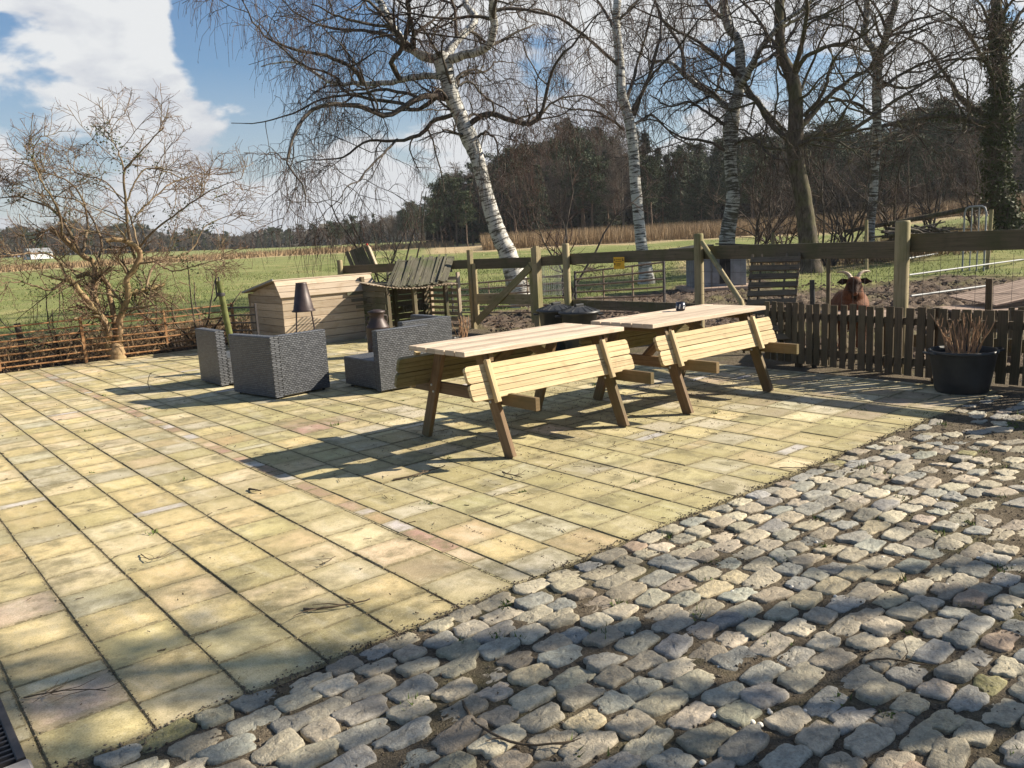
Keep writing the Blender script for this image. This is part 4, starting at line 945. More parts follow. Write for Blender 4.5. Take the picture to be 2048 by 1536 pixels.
mb=MB(); mb.tube([(a[0]+.02,a[1],0),((a[0]+b[0])/2,(a[1]+b[1])/2,.55),b],[.047,.045,.042],14); part('shaft',mb,plain('mossy_post',(.12,.13,.05),.9,.1,0,.4,9,.4),t,world=True)
mb=MB(); mb.tube([b+[0,0,-.05],b+[0,0,.06],b+[-.04,.03,.02],b+[-.05,.02,-.22],b+[-.10,.02,-.28]],.012,6); mb.lathe(b+np.array((0,0,-.22)),[(.06,0),(.065,.02),(.06,.05)],14); part('hook',mb,'steel_dark',t,world=True)
for k,(x,y) in enumerate(((-.30,14.0),(.35,13.9))):
    t=thing('dark_post',['dark thick wooden post behind the railing at the left edge','dark slim wooden post behind the railing, right of the thick one'][k],'post',(x+1.9-.1,y,0)); mb=MB(); mb.beam((0,0,0),(-.03,0,.75-.1*k),.12-.04*k,.12-.04*k,bev=.01); part('shaft',mb,'bark_dark',t)
# drain and kerb at the lower left
t=thing('drain_channel','grey slotted drain channel at the left edge of the paving','drain',(.1,2.9,0)); 
mb=MB(); mb.box((.245,3.35,.006),(.025,1.25,.03),.003); mb.box((-.0,3.35,.006),(.025,1.25,.03),.003)
for k in range(40): mb.box((.122,2.75+k*.031,.006),(.22,.010,.02))
part('grate',mb,'steel_dark',t,world=True)
mb=MB(); mb.box((.12,3.35,-.02),(.25,1.25,.02)); part('channel',mb,'ink',t,world=True)
mb=MB(); mb.box((.085,2.40,.0),(.36,.60,.05),.008); single('kerb_slab',mb,'concrete','grey concrete slab at the lower left corner','kerb')
# ------------------------------------------------------------------ vegetation helpers
def nrmz(v): return v/(np.linalg.norm(v,axis=-1,keepdims=True)+1e-12)
def resample(P,m,smoothing=True):
    P=np.asarray(P,float)
    if smoothing and len(P)>2:
        Q=[];n=len(P)
        for i in range(n-1):
            p0=P[max(i-1,0)];p1=P[i];p2=P[i+1];p3=P[min(i+2,n-1)]
            for t in np.linspace(0,1,8,endpoint=False): Q.append(.5*((2*p1)+(-p0+p2)*t+(2*p0-5*p1+4*p2-p3)*t*t+(-p0+3*p1-3*p2+p3)*t**3))
        Q.append(P[-1]); P=np.array(Q)
    L_=np.concatenate([[0],np.cumsum(np.linalg.norm(np.diff(P[:,:3],axis=0),axis=1))]); s=np.linspace(0,L_[-1],m)
    return np.stack([np.interp(s,L_,P[:,k]) for k in range(P.shape[1])],1)
def vtube(mb,P,R,k=3):
    n,m,_=P.shape; T=nrmz(P[:,-1]-P[:,0]); A=nrmz(np.cross(T,rng.normal(size=(n,3)))); B=np.cross(T,A)
    th=np.arange(k)/k*2*math.pi; c=np.cos(th)[None,None,:,None]; s=np.sin(th)[None,None,:,None]
    V=P[:,:,None,:]+R[:,:,None,None]*(c*A[:,None,None,:]+s*B[:,None,None,:])
    i=np.repeat(np.arange(m-1),k); j=np.tile(np.arange(k),m-1); j2=(j+1)%k; f=np.stack([i*k+j,i*k+j2,(i+1)*k+j2,(i+1)*k+j],1)
    L_=np.concatenate([np.zeros((n,1)),np.cumsum(np.linalg.norm(np.diff(P,axis=1),axis=2),1)],1)
    mb.add(V.reshape(-1,3),(f[None]+(np.arange(n)*m*k)[:,None,None]).reshape(-1,4),None,np.repeat(rng.random(n),len(f)),True)
def sprout(P,R,c,length,lvar=.4,side=.9,along=.7,up=.1,grav=0.,wander=.25,m=7,rf=.55,tmin=.2,rmin=.003,lt=.5,rtip=.35):
    """c child shoots on each parent path"""
    n,mm,_=P.shape; t=tmin+(1-tmin)*rng.random((n,c)); t=np.sort(t,1); idx=t*(mm-1); i0=np.minimum(idx.astype(int),mm-2); fr=(idx-i0)[...,None]
    a=np.take_along_axis(P,i0[...,None],1); b=np.take_along_axis(P,(i0+1)[...,None],1); S=a+(b-a)*fr; T=nrmz(b-a)
    r0=np.take_along_axis(R,i0,1)*rf; rd=rng.normal(size=S.shape); rd=nrmz(rd-T*(rd*T).sum(-1,keepdims=True))
    d=nrmz(T*along+rd*side+np.array((0,0,up))); Ln=length*(1+lvar*(rng.random((n,c))*2-1))*(1-lt*t)
    d=d.reshape(-1,3);S=S.reshape(-1,3);Ln=Ln.reshape(-1);r0=np.maximum(r0.reshape(-1),rmin*1.4)
    out=[S]; p=S.copy()
    for k in range(m-1):
        d=nrmz(d+rng.normal(size=d.shape)*wander+np.array((0,0,-grav))*(k+1)/m); p=p+d*(Ln/(m-1))[:,None]; out.append(p)
    Q=np.stack(out,1); rr=np.maximum(r0[:,None]*np.linspace(1,rtip,m)[None],rmin); return Q,rr
def leafcards(mb,C,size,flat=1.,rnd=None):
    n=len(C); a=nrmz(rng.normal(size=(n,3))); b=nrmz(np.cross(a,rng.normal(size=(n,3)))); s=size*(.6+.8*rng.random((n,1)))
    V=np.stack([C-a*s*.5,C+a*s*.5+b*s*.15,C+b*s*.62*flat],1); mb.tris(V,rnd)
def hang(P,R,c,length,r=.0035,m=4,tmin=.1,wind=.10):
    n=len(P); return sprout(P,R,c,length,.6,.55,.3,-.5,grav=1.1,wander=.16,m=m,rf=.3,tmin=tmin,rmin=r,lt=.2,rtip=.7)
def hero(name,label,dist,trunk,limbs,barkm,weep=0,ls=1.,wan=.22,jit=.012,ld=1.,dens=1.,crown_z=3.,twigm='twigs',group='bare trees behind the fence',extra=None,cat='tree',limbm='limb',hl=.9,twr=.0045):
    """trunk: (px,py,width_px[,offset]) ; limbs: (depth drift, r0, r1, [(px,py),...])"""
    s=dist/F; TP=[]
    for q in trunk:
        p=D(q[0],q[1],dist+(q[3] if len(q)>3 else 0)); TP.append([*p,q[2]*s/2])
    TP=np.array(TP); TP[0][2]=float(terr(TP[0][0],TP[0][1]))-.1
    t=thing(name,label,cat,tuple(TP[0][:3]),0,group); X=resample(TP,max(24,len(TP)*5))
    mb=MB(); r=X[:,3].copy(); r[0]*=1.22;r[1]*=1.1; mb.tube(X[:,:3]+np.stack([vnoise(X[:,2]*2,X[:,0]*0,2.,2)*.012]*2+[0*r],1),r,16,wob=.05); part('trunk',mb,barkm,t,world=True)
    PP=[];RR=[]; mbl=MB()
    for off,r0,r1,pts in limbs:
        k=len(pts); q=np.array([D(a,b,dist+off*(i/(k-1))**.9) for i,(a,b) in enumerate(pts)]); q=resample(q,22); 
        q[1:-1]+=rng.normal(0,jit,(20,3)); rr=ls*np.linspace(r0,r1,22)*(1+.05*rng.normal(size=22))
        m1=MB(); m1.tube(q,rr,9,wob=.06); part('limb',m1,barkm if (r0>.075 and barkm!='bark_dark') or (r0>=.045 and barkm=='shrub_bark') else limbm,t,world=True); PP.append(q);RR.append(rr)
    # upper trunk also carries shoots
    hi=X[X[:,2]>crown_z]
    if len(hi)>4: q=resample(hi,22,False); PP.append(q[:,:3]);RR.append(q[:,3]*.5)
    P=np.array(PP);R=np.array(RR)
    A,Ra=sprout(P,R,int(9*dens),1.9*hl,.5,.9,.6,.12 if not weep else .05,grav=.07 if weep else -.03,wander=wan,m=8,rf=.5,tmin=.12,rmin=.007*ls)
    B,Rb=sprout(A,Ra,int(6*dens),.95*hl,.5,.8,.7,.05,grav=.14 if weep else -.02,wander=wan+.02,m=6,rf=.55,tmin=.15,rmin=.0055*ls)
    mb=MB(); vtube(mb,A,Ra,5); vtube(mb,B,Rb,4); part('branches',mb,limbm,t,world=True)
    mb=MB()
    C,Rc=sprout(B,Rb,int(5*dens),.50*hl,.5,.8,.6,0,grav=.35 if weep else 0.,wander=wan,m=4,rf=.6,tmin=.1,rmin=twr); vtube(mb,C,Rc,3)
    if weep:
        E_,Re=hang(B,Rb,max(1,int(round(4*weep))),.66,twr*.8,5); vtube(mb,E_,Re,3)
        E2,Re2=hang(C[::1],Rc,1,.55,twr*.75,4,.5); vtube(mb,E2,Re2,3)
    part('twigs',mb,twigm,t,world=True)
    if weep:
        cp=E_[:,2:].reshape(-1,3); cp=np.concatenate([cp[rng.random(len(cp))<.40*weep],E2[:,2:].reshape(-1,3)[rng.random(len(E2)*2)<.22]]); a=np.array((0,0,-1.))+rng.normal(0,.35,(len(cp),3)); L_=.035*(.6+.8*rng.random((len(cp),1))); w=nrmz(np.cross(a,rng.normal(size=a.shape)))*.0058
        mb=MB(); mb.tris(np.stack([cp-w,cp+w,cp+a*L_],1)); w2=np.cross(nrmz(a),w); mb.tris(np.stack([cp-w2,cp+w2,cp+a*L_],1)); part('catkins',mb,'catkin',t,world=True)
    if extra: extra(t,X,P)
    return t
def z1(L): return [(360+a/2.438,b/2.438) for a,b in L]
def z2(L): return [(1100+a/2.16,b/2.16) for a,b in L]
# leaning birch
hero('birch_tree','large leaning white-barked birch with weeping twigs and a pollarded fork, left of the others',18.3,
 [(1046,612,46),(1036,575,44),(1015,505,36),(1000,476,33),(975,398,28),(955,320,27),(938,275,33),(922,235,28),(905,197,30),(893,150,31),(884,118,36),(878,104,22)],
 [(-1.2,.105,.055,z1([(1290,300),(1380,270),(1480,240),(1528,170),(1525,60),(1520,-40),(1500,-160),(1440,-300)])),
  (1.2,.10,.05,z1([(1290,300),(1330,220),(1400,150),(1440,80),(1390,20),(1400,-60),(1460,-200)])),
  (.8,.11,.05,z1([(1290,290),(1180,272),(1100,220),(1040,130),(980,20),(950,-60),(860,-220)])),
  (-1.,.05,.03,z1([(1090,215),(1110,140),(1120,60),(1105,-40),(1140,-200)])),
  (2.2,.076,.012,z1([(1275,370),(1160,375),(1050,395),(900,405),(740,405),(640,340),(520,300),(395,325)])),
  (-1.5,.06,.012,z1([(1075,385),(1030,300),(1080,240),(1060,150),(940,120),(800,90),(640,20)])),
  (-2.6,.072,.010,z1([(1300,470),(1170,478),(1000,565),(880,515),(700,515),(620,560),(560,650),(520,800),(600,900),(612,1010)])),
  (1.8,.05,.010,z1([(1250,475),(1150,540),(1080,505),(960,490),(800,440),(760,370),(620,330),(480,220),(350,80)])),
  (.8,.05,.008,z1([(1330,560),(1240,590),(1170,655),(1060,685),(900,690),(800,770),(640,780),(560,800)])),
  (-1.8,.03,.007,z1([(1060,680),(1000,740),(930,810),(870,885),(800,920),(790,1000)])),
  (-1.6,.065,.012,z1([(1400,615),(1500,555),(1620,590),(1740,590),(1790,430),(1830,320),(1940,190),(2050,60)])),
  (1.4,.03,.008,z1([(1700,598),(1760,560),(1850,480),(1980,470),(2060,520),(2150,620)])),
  (1.9,.035,.010,z1([(1350,430),(1380,365),(1500,345),(1540,300),(1640,310)])),
  (1.,.03,.008,z1([(1350,420),(1420,400),(1480,470),(1600,540),(1700,620)])),
  (-.6,.03,.008,z1([(1430,690),(1490,640),(1540,690),(1560,780),(1640,800)])),
  (2.4,.05,.010,z1([(1100,230),(1000,170),(860,150),(700,130),(560,60),(440,-60)])),
  (-2.6,.045,.008,z1([(900,410),(840,330),(700,270),(560,240),(420,180),(330,60),(300,-80)])),
  (2.0,.045,.008,z1([(1300,420),(1180,470),(1020,440),(860,460),(700,480),(520,560),(380,600),(250,600)])),
  (.5,.04,.008,z1([(1520,60),(1620,40),(1740,60),(1860,90),(1960,160),(2080,280)]))],
 'birch',weep=.55,dens=.95,crown_z=3.2,twr=.0032)
hero('birch_tree','straight white birch with black bands standing behind the yellow sign',23,
 [(1294,571,32),(1290,530,26),(1283,491,23),(1277,430,21),(1271,370,21),(1267,300,20),(1262,259,20),(1252,215,18),(1243,185,17),(1239,116,17),(1232,46,15),(1235,-20,14),(1228,-160,12),(1222,-300,8)],
 [(1.5,.06,.015,z2([(350,490),(420,350),(465,200),(480,80),(430,-60),(420,-200)])),(-2,.05,.012,z2([(300,290),(180,180),(60,90),(-60,40),(-200,60)])),
  (2,.05,.012,z2([(330,440),(370,300),(400,200),(450,20),(520,-140)])),(-1.5,.045,.01,z2([(365,500),(430,340),(560,200),(640,90),(740,0)])),
  (1.6,.045,.01,z2([(285,140),(230,40),(160,-60),(60,-160)])),(-2,.04,.01,z2([(320,560),(200,480),(80,470),(-40,420)])),(1,.04,.01,z2([(290,100),(380,0),(500,-80),(600,-200)])),(2,.035,.01,z2([(360,545),(440,500),(540,590),(640,640),(740,650)]))],
 'birch',weep=.5,dens=.9,crown_z=3.4,hl=.95,twr=.0035)
hero('birch_tree','forked birch with mossy patches, between the sign birch and the dark tree',26,
 [(1457,505,32),(1454,480,30),(1462,430,26),(1466,394,25),(1462,340,23),(1461,296,25),(1462,250,30),(1468,215,24),(1480,167,19),(1481,120,19),(1476,80,16),(1456,51,16),(1447,-5,15),(1450,-150,12),(1440,-320,8)],
 [(2,.11,.04,z2([(780,480),(720,420),(640,370),(580,320),(520,270),(430,265)])),(2.6,.06,.02,z2([(580,320),(570,220),(520,130),(470,60),(440,-60),(400,-220)])),
  (-2,.11,.03,z2([(815,380),(850,330),(900,230),(1000,100),(1130,10),(1250,-120)])),(1.5,.09,.025,z2([(800,400),(850,390),(960,510),(1030,580),(1100,700)])),
  (-2,.06,.015,z2([(800,330),(740,260),(640,180),(540,130),(470,80),(330,20)])),(-1.5,.05,.012,z2([(770,655),(680,610),(560,590),(450,520),(330,540)])),
  (2,.07,.015,z2([(770,90),(700,40),(640,-60),(600,-200)])),(2.5,.06,.015,z2([(880,290),(1000,210),(1080,80),(1160,-40)])),(-2,.05,.012,z2([(780,630),(880,600),(960,680),(1080,690)])),
  (-1,.055,.014,z2([(780,560),(700,500),(600,440),(520,460),(430,410)])),(2,.06,.014,z2([(810,200),(760,240),(740,320),(770,390)]))],
 'birch2',weep=.25,dens=.85,crown_z=4.2,hl=1.15,twr=.004)
hero('dark_tree','stout dark-barked bare tree between the mossy birch and the slim pale one',25,
 [(1622,505,42),(1616,480,34),(1606,394,30),(1596,340,28),(1590,296,30),(1592,222,26),(1586,162,24),(1570,125,20),(1563,106,18),(1558,46,17),(1560,-10,16),(1566,-160,12),(1575,-320,8)],
 [(2,.09,.02,z2([(1050,570),(1110,520),(1180,440),(1280,350),(1390,290),(1520,180),(1640,120)])),(-2,.07,.02,z2([(1060,320),(1110,240),(1240,190),(1340,160),(1420,90)])),
  (1.5,.09,.025,z2([(1030,600),(960,540),(860,390),(800,300),(700,240),(600,170)])),(-2.4,.08,.02,z2([(1050,330),(1085,200),(1110,60),(1120,-60),(1200,-220)])),
  (2.2,.07,.015,z2([(1080,600),(1200,570),(1320,550),(1500,430),(1660,330),(1800,230),(1900,190),(2000,80)])),(-1.8,.06,.012,z2([(1060,640),(1140,600),(1260,620),(1350,690)])),
  (2,.07,.02,z2([(1000,230),(940,150),(880,60),(780,-40)])),(-2,.06,.015,z2([(1100,500),(1180,400),(1220,270),(1290,180),(1340,60)])),(1,.05,.01,z2([(1000,120),(1100,60),(1220,-40)])),(1.5,.05,.012,z2([(1030,650),(920,630),(830,560),(740,590)]))],
 'bark_dark',weep=0,dens=.95,crown_z=3.4,hl=1.3,twr=.004,limbm='bark_dark')
hero('birch_tree','slim pale twin-stemmed birch left of the ivy-covered tree',28,
 [(1740,510,20),(1739,468,17),(1744,420,15),(1748,370,15),(1751,320,14),(1753,278,15),(1754,230,15),(1753,185,16),(1755,125,16),(1745,95,12),(1730,69,11),(1734,0,10),(1728,-160,8)],
 [(-1,.12,.06,z2([(1412,280),(1435,210),(1460,130),(1490,20),(1500,-90),(1530,-250)])),(2,.06,.012,z2([(1410,400),(1500,330),(1620,270),(1760,230),(1900,160)])),(-2,.055,.012,z2([(1400,500),(1300,440),(1180,450),(1080,560)])),
  (2,.05,.012,z2([(1380,200),(1300,120),(1180,100),(1080,40)])),(-2,.05,.01,z2([(1460,150),(1560,90),(1680,60),(1780,-20)])),(1,.05,.01,z2([(1400,560),(1500,540),(1600,600),(1680,740)])),(-2,.045,.01,z2([(1370,100),(1320,0),(1260,-120)])),(2,.05,.01,z2([(1420,350),(1540,380),(1700,330),(1850,360)]))],
 'birch2',weep=.3,dens=.85,crown_z=4.5,hl=1.2,twr=.004)
def ivyfy(t,X,P):
    mb=MB(); n=9000; tt=rng.random(n)**1.15*.62; i=(tt*(len(X)-1)).astype(int); c=X[i,:3]; d=nrmz(rng.normal(size=(n,3))*np.array((1,1,.3))); r=X[i,3:4]+.02+.22*rng.random((n,1))**2*(.5+np.sin(X[i,2:3]*2.3)**2)
    leafcards(mb,c+d*r,.10); 
    for k in range(4):
        q=P[k][:9]; n2=500; ii=rng.integers(0,9,n2); leafcards(mb,q[ii]+rng.normal(0,.10,(n2,3)),.09)
    part('ivy',mb,'ivy',t,world=True)
hero('ivy_tree','thick bare tree wrapped in dark ivy at the far right',30,
 [(2032,462,46),(2016,430,34),(1995,384,32),(1993,301,32),(2000,240,32),(2003,200,26),(1998,139,20),(1993,69,18),(1993,0,16),(2000,-150,12),(1990,-300,8)],
 [(2,.10,.02,z2([(1930,530),(1880,500),(1780,430),(1700,310),(1620,200),(1500,150)])),(-2,.10,.02,z2([(1920,560),(1850,530),(1700,500),(1520,525),(1350,560),(1180,600)])),
  (2,.09,.02,z2([(1945,220),(1990,130),(2060,20),(2160,-100)])),(-2,.08,.02,z2([(1930,420),(1900,300),(1840,200),(1760,90),(1640,20)])),(1,.07,.02,z2([(1950,460),(2030,380),(2140,300)])),(-1,.06,.015,z2([(1930,160),(1880,60),(1820,-60)])),
  (-2,.06,.012,z2([(1900,545),(1780,580),(1700,660),(1640,640)])),(2,.06,.012,z2([(1930,330),(1860,260),(1720,260),(1600,310),(1480,300)])),(2,.08,.02,z2([(1960,560),(2040,500),(2120,520)])),(-2,.06,.012,z2([(1925,100),(2000,0),(2080,-60)]))],
 'bark_dark',weep=0,dens=.9,crown_z=5.0,hl=1.35,twr=.004,limbm='bark_dark',extra=ivyfy)
# ---- multi-stemmed shrub on the left
def zl(L): return [(a*.3647,200+b*.3647) for a,b in L]
def shrub_leaves(t,X,P):
    mb=MB(); nc=46; k=rng.integers(0,len(P),nc); i=rng.integers(5,18,nc); cc=P[k,i]; j=rng.integers(0,nc,2200); c=cc[j]+rng.normal(0,.085,(2200,3))
    leafcards(mb,c[(c[:,2]>.7)],.038); part('leaves',mb,'ivy',t,world=True)
hero('shrub_tree','many-stemmed old shrub with tan bark and dark ivy leaves behind the rusty railing',13.9,
 [(232,704,34),(234,694,26),(236,686,16)],
 [(-.3,.085,.06,zl([(600,1385),(580,1230),(500,1130),(430,1040),(370,970)])),(.3,.075,.06,zl([(630,1390),(560,1200),(520,1100),(515,1000),(520,900),(450,850),(350,760),(270,700)])),
  (.5,.07,.05,zl([(650,1390),(620,1180),(600,1080),(590,1010),(520,950),(420,970)])),(-.3,.085,.05,zl([(655,1385),(660,1200),(700,1080),(700,980),(760,890),(760,820),(680,770),(580,770)])),
  (.3,.06,.04,zl([(700,1060),(800,1040),(900,1010)])),(-.5,.04,.012,zl([(740,870),(700,700),(690,560),(680,400),(740,320),(820,230),(900,150)])),(.4,.022,.006,zl([(685,400),(640,260),(560,180),(500,120)])),
  (.9,.03,.008,zl([(800,1040),(860,890),(1040,830),(1130,690),(1300,620)])),(-.9,.03,.007,zl([(760,860),(800,760),(1000,600),(1150,500),(1330,430)])),(.9,.025,.006,zl([(740,640),(850,530),(960,450),(1100,410),(1220,410)])),
  (-.6,.035,.008,zl([(370,970),(280,1040),(120,1000),(0,1010)])),(.8,.04,.008,zl([(450,850),(330,640),(200,560),(60,530),(-100,560)])),(-.8,.035,.007,zl([(370,980),(300,860),(160,840),(0,855),(-120,800)])),
  (.4,.035,.007,zl([(450,840),(480,700),(460,560),(380,450),(200,380),(60,330)])),(-.9,.03,.007,zl([(340,740),(320,600),(220,430),(180,300),(230,190)])),(.7,.03,.006,zl([(520,900),(560,780),(440,560),(240,520),(60,440)])),
  (.9,.025,.006,zl([(760,820),(700,600),(560,440),(420,400),(340,250)])),(-.7,.022,.006,zl([(860,890),(950,940),(1100,900),(1250,860)])),(.6,.022,.005,zl([(690,560),(800,380),(1000,430),(1090,520),(1200,560)]))],
 'shrub_bark',weep=0,ls=.66,wan=.13,jit=.006,dens=1.0,crown_z=99,twigm='shrub_twig',limbm='shrub_limb',hl=.42,group=None,extra=shrub_leaves,cat='shrub',twr=.0022)
# ---- small bare shrubs
def bare_shrub(name,label,px,py,dist,h,n=7,spread=.5,dens=1.,group=None,m1='twigs',rs=1.):
    b=D(px,py,dist); b[2]=float(terr(b[0],b[1]))-.05; t=thing(name,label,'shrub',tuple(b),0,group)
    base=np.zeros((n,2,3)); base[:,1,2]=.15; base[:,:,0]+=rng.normal(0,.08,(n,1)); base[:,:,1]+=rng.normal(0,.08,(n,1))
    A,Ra=sprout(base,np.full((n,2),.03*rs),1,h,.25,spread,1,.4,grav=-.05,wander=.16,m=9,rf=1,tmin=.0,lt=0,rmin=.008*rs)
    B,Rb=sprout(A,Ra,int(8*dens),h*.36,.5,.8,.7,.15,grav=-.03,wander=.2,m=6,rf=.6,tmin=.15,rmin=.005*rs)
    C,Rc=sprout(B,Rb,int(6*dens),h*.15,.5,.8,.7,.1,wander=.2,m=4,rf=.6,tmin=.1,rmin=.0035*rs)
    mb=MB(); vtube(mb,A,Ra,6); part('stems',mb,'limb',t); mb=MB(); vtube(mb,B,Rb,4); vtube(mb,C,Rc,3); part('twigs',mb,m1,t); return t
bare_shrub('bare_shrub','thin bare shrub behind the lath shelter, left of the leaning birch',775,535,19,2.6,5,.55,.9,m1='far_twigs')
bare_shrub('bare_shrub','bare brown sapling rising behind the round post right of the square gate post',1140,565,18.5,3.0,4,.35,1.1)
for i,(px,d_,h) in enumerate(((1510,30,3.6),(1660,27,3.4),(1700,29,4.2),(1790,30,3.6),(1560,31,3.2),(1860,33,3.2),(1950,34,3.4))):
    bare_shrub('bare_shrub','leafless thicket shrub growing between the trees on the right bank',px,500,d_,h,7,.45,1.1,'leafless shrubs between the right-hand trees','far_twigs',1.25)
# ------------------------------------------------------------------ woods
def tree_proto(kind,seed):
    global rng
    old=rng; rng=np.random.default_rng(seed)
    t=thing({'pine':'pine_tree','fir':'fir_tree','bare':'bare_tree'}[kind],'x','tree'); Ht=10.
    if kind=='pine':
        z=np.linspace(0,Ht,9); P=np.stack([vnoise(z,z*0+seed,9,2)*.12,vnoise(z*0+seed,z,9,2)*.12,z],1); mb=MB(); mb.tube(P,np.linspace(.17,.04,9),7); part('trunk',mb,'far_trunk',t)
        A,Ra=sprout(P[None],np.linspace(.17,.04,9)[None],34,2.6,.35,1.,.15,.15,grav=-.12,wander=.12,m=5,rf=.4,tmin=.38,rmin=.02,lt=.55); mb=MB(); vtube(mb,A,Ra,3); part('limbs',mb,'far_trunk',t)
        C=A[:,2:].reshape(-1,3); n=6500; c=C[rng.integers(0,len(C),n)]+rng.normal(size=(n,3))*np.array((.30,.30,.17)); top=P[-1]+rng.normal(size=(500,3))*np.array((.5,.5,.4))-[0,0,.4]; mb=MB(); leafcards(mb,np.concatenate([c,top]),.24,.8); part('crown',mb,'pine_leaf',t)
    if kind=='fir':
        z=np.linspace(0,Ht,7); P=np.stack([z*0,z*0,z],1); mb=MB(); mb.tube(P,np.linspace(.15,.03,7),7); part('trunk',mb,'far_trunk',t)
        n=110; zz=1.2+(Ht-1.3)*rng.random(n)**.9; L_=(Ht-zz)/Ht*2.4*(.75+.4*rng.random(n))+.15; a=rng.random(n)*6.283; s=np.linspace(0,1,6)
        Q=np.stack([np.cos(a)[:,None]*L_[:,None]*s,np.sin(a)[:,None]*L_[:,None]*s,zz[:,None]-.35*L_[:,None]*s**1.5+.12*s],-1)
        k=6500; i=rng.integers(0,n,k); j=np.sqrt(rng.random(k)); q=np.stack([np.cos(a[i])*L_[i]*j,np.sin(a[i])*L_[i]*j,zz[i]-.35*L_[i]*j**1.5],-1)+rng.normal(size=(k,3))*np.array((.13,.13,.09)); mb=MB(); leafcards(mb,q,.22,.8); part('crown',mb,'fir_leaf',t)
        mb=MB(); vtube(mb,Q,np.full((n,6),.015),3); part('limbs',mb,'far_trunk',t)
    if kind=='bare':
        z=np.linspace(0,Ht*.92,9); P=np.stack([vnoise(z,z*0+seed,8,2)*.18,vnoise(z*0+seed,z,8,2)*.18,z],1); mb=MB(); mb.tube(P,np.linspace(.16,.03,9),7); part('trunk',mb,'limb',t)
        A,Ra=sprout(P[None],np.linspace(.16,.03,9)[None],26,3.4,.3,.75,.6,.25,grav=-.10,wander=.16,m=7,rf=.5,tmin=.22,rmin=.02,lt=.5)
        B,Rb=sprout(A,Ra,9,1.3,.4,.8,.7,.15,wander=.2,m=5,rf=.6,rmin=.012); C,Rc=sprout(B,Rb,8,.7,.4,.8,.7,.1,wander=.2,m=3,rf=.6,rmin=.009)
        mb=MB(); vtube(mb,A,Ra,4); part('limbs',mb,'limb',t); mb=MB(); vtube(mb,B,Rb,3); vtube(mb,C,Rc,3); part('twigs',mb,'far_twigs',t)
    rng=old; return t
protos={'pine':[tree_proto('pine',s) for s in (1,2,3)],'fir':[tree_proto('fir',s) for s in (4,5)],'bare':[tree_proto('bare',s) for s in (6,7,8)]}
used=set()
LAB={'near':{'pine':('dark green pine in the close wood behind the reed bed','pines in the close wood'),'fir':('narrow dark fir in the close wood behind the reed bed','firs in the close wood'),'bare':('bare grey-brown tree in the close wood behind the reed bed','bare trees in the close wood')},
     'far':{'pine':('small distant pine in the tree line across the meadow','pines in the distant tree line'),'fir':('small distant fir in the tree line across the meadow','firs in the distant tree line'),'bare':('small distant bare tree in the tree line across the meadow','bare trees in the distant tree line')}}
def put_tree(kind,x,y,z,h,zone):
    k=rng.integers(0,len(protos[kind])); pr=protos[kind][k]
    o=pr if pr.name not in used else copy_tree(pr); used.add(pr.name)
    o.location=(x,y,z-.1); s=h/10.; w=s*(.85+.35*rng.random()); o.scale=(w,w,s); o.rotation_euler=(0,0,rng.random()*6.28)
    o['label'],o['group']=LAB[zone][kind]
ytop=lambda px: np.interp(px,[840,870,900,960,1000,1060,1100,1150,1200,1260,1330,1400,1450,1500,1600,1680,1760,1850,1950,2048,2300],[420,385,350,345,312,300,272,262,246,280,300,300,290,274,286,262,262,236,214,196,190])
nw=0
for row,(d0,sp,hs,pb) in enumerate(((82,50,.80,.4),(88,42,.92,.2),(96,38,1.04,.25),(104,34,1.06,.12),(113,44,1.04,.1))):
    px=862+row*7
    while px<2300:
        d=d0+rng.normal(0,1.6); p=D(px,ytop(px),d); g=float(terr(p[0],p[1])); h=(p[2]-g)*hs*(.86+.22*rng.random()); 
        r=rng.random(); kind='bare' if r<pb else ('pine' if r<pb+(1-pb)*.7 else 'fir'); put_tree(kind,p[0],p[1],g,max(3.,h),'near'); nw+=1; px+=sp*(.7+.6*rng.random())
yfar=lambda px: np.interp(px,[-300,0,100,250,400,440,560,600,640,700,760,830,900],[455,452,446,448,462,464,456,450,448,440,434,424,420])
for row,(d0,sp,hs,pb) in enumerate(((225,20,.86,.75),(245,19,.95,.5),(262,22,1.,.35))):
    px=-260+row*9
    while px<900:
        d=d0+rng.normal(0,4); p=D(px,yfar(px),d); g=float(terr(p[0],p[1])); h=(p[2]-g)*hs*(.8+.3*rng.random()); r=rng.random(); kind='bare' if r<pb else ('pine' if r<pb+(1-pb)*.6 else 'fir')
        put_tree(kind,p[0],p[1],g,max(3.,h),'far'); px+=sp*(.7+.6*rng.random())
yedge=lambda px: np.interp(px,[650,760,820,880],[446,428,410,388])
for d0 in (150,160):
    px=655+rng.random()*10
    while px<885:
        d=d0+rng.normal(0,3); p=D(px,yedge(px),d); g=float(terr(p[0],p[1])); h=(p[2]-g)*(.8+.3*rng.random()); r=rng.random(); put_tree('bare' if r<.35 else ('pine' if r<.8 else 'fir'),p[0],p[1],g,max(3.,h),'far'); px+=17*(.7+.6*rng.random())
def woodmass(name,label,px0,px1,d0,d1,yf,frac,n,size,m):
    px=px0+rng.random(n)*(px1-px0); d=d0+rng.random(n)*(d1-d0); C=np.array([D(a,yf(a),b) for a,b in zip(px,d)]); g=terr(C[:,0],C[:,1]); f=rng.random(n)**.8*frac; C[:,2]=g+(C[:,2]-g)*f*(.8+.2*np.sin(px*.05)); mb=MB(); leafcards(mb,C,size,1.); single(name,mb,m,label,'wood',kind='stuff')
woodmass('wood_thicket','dense dark brown undergrowth filling the close wood',855,2320,100,122,ytop,.86,38000,1.2,foliage('wood_undergrowth',(.020,.018,.013),(.060,.048,.034),.25))
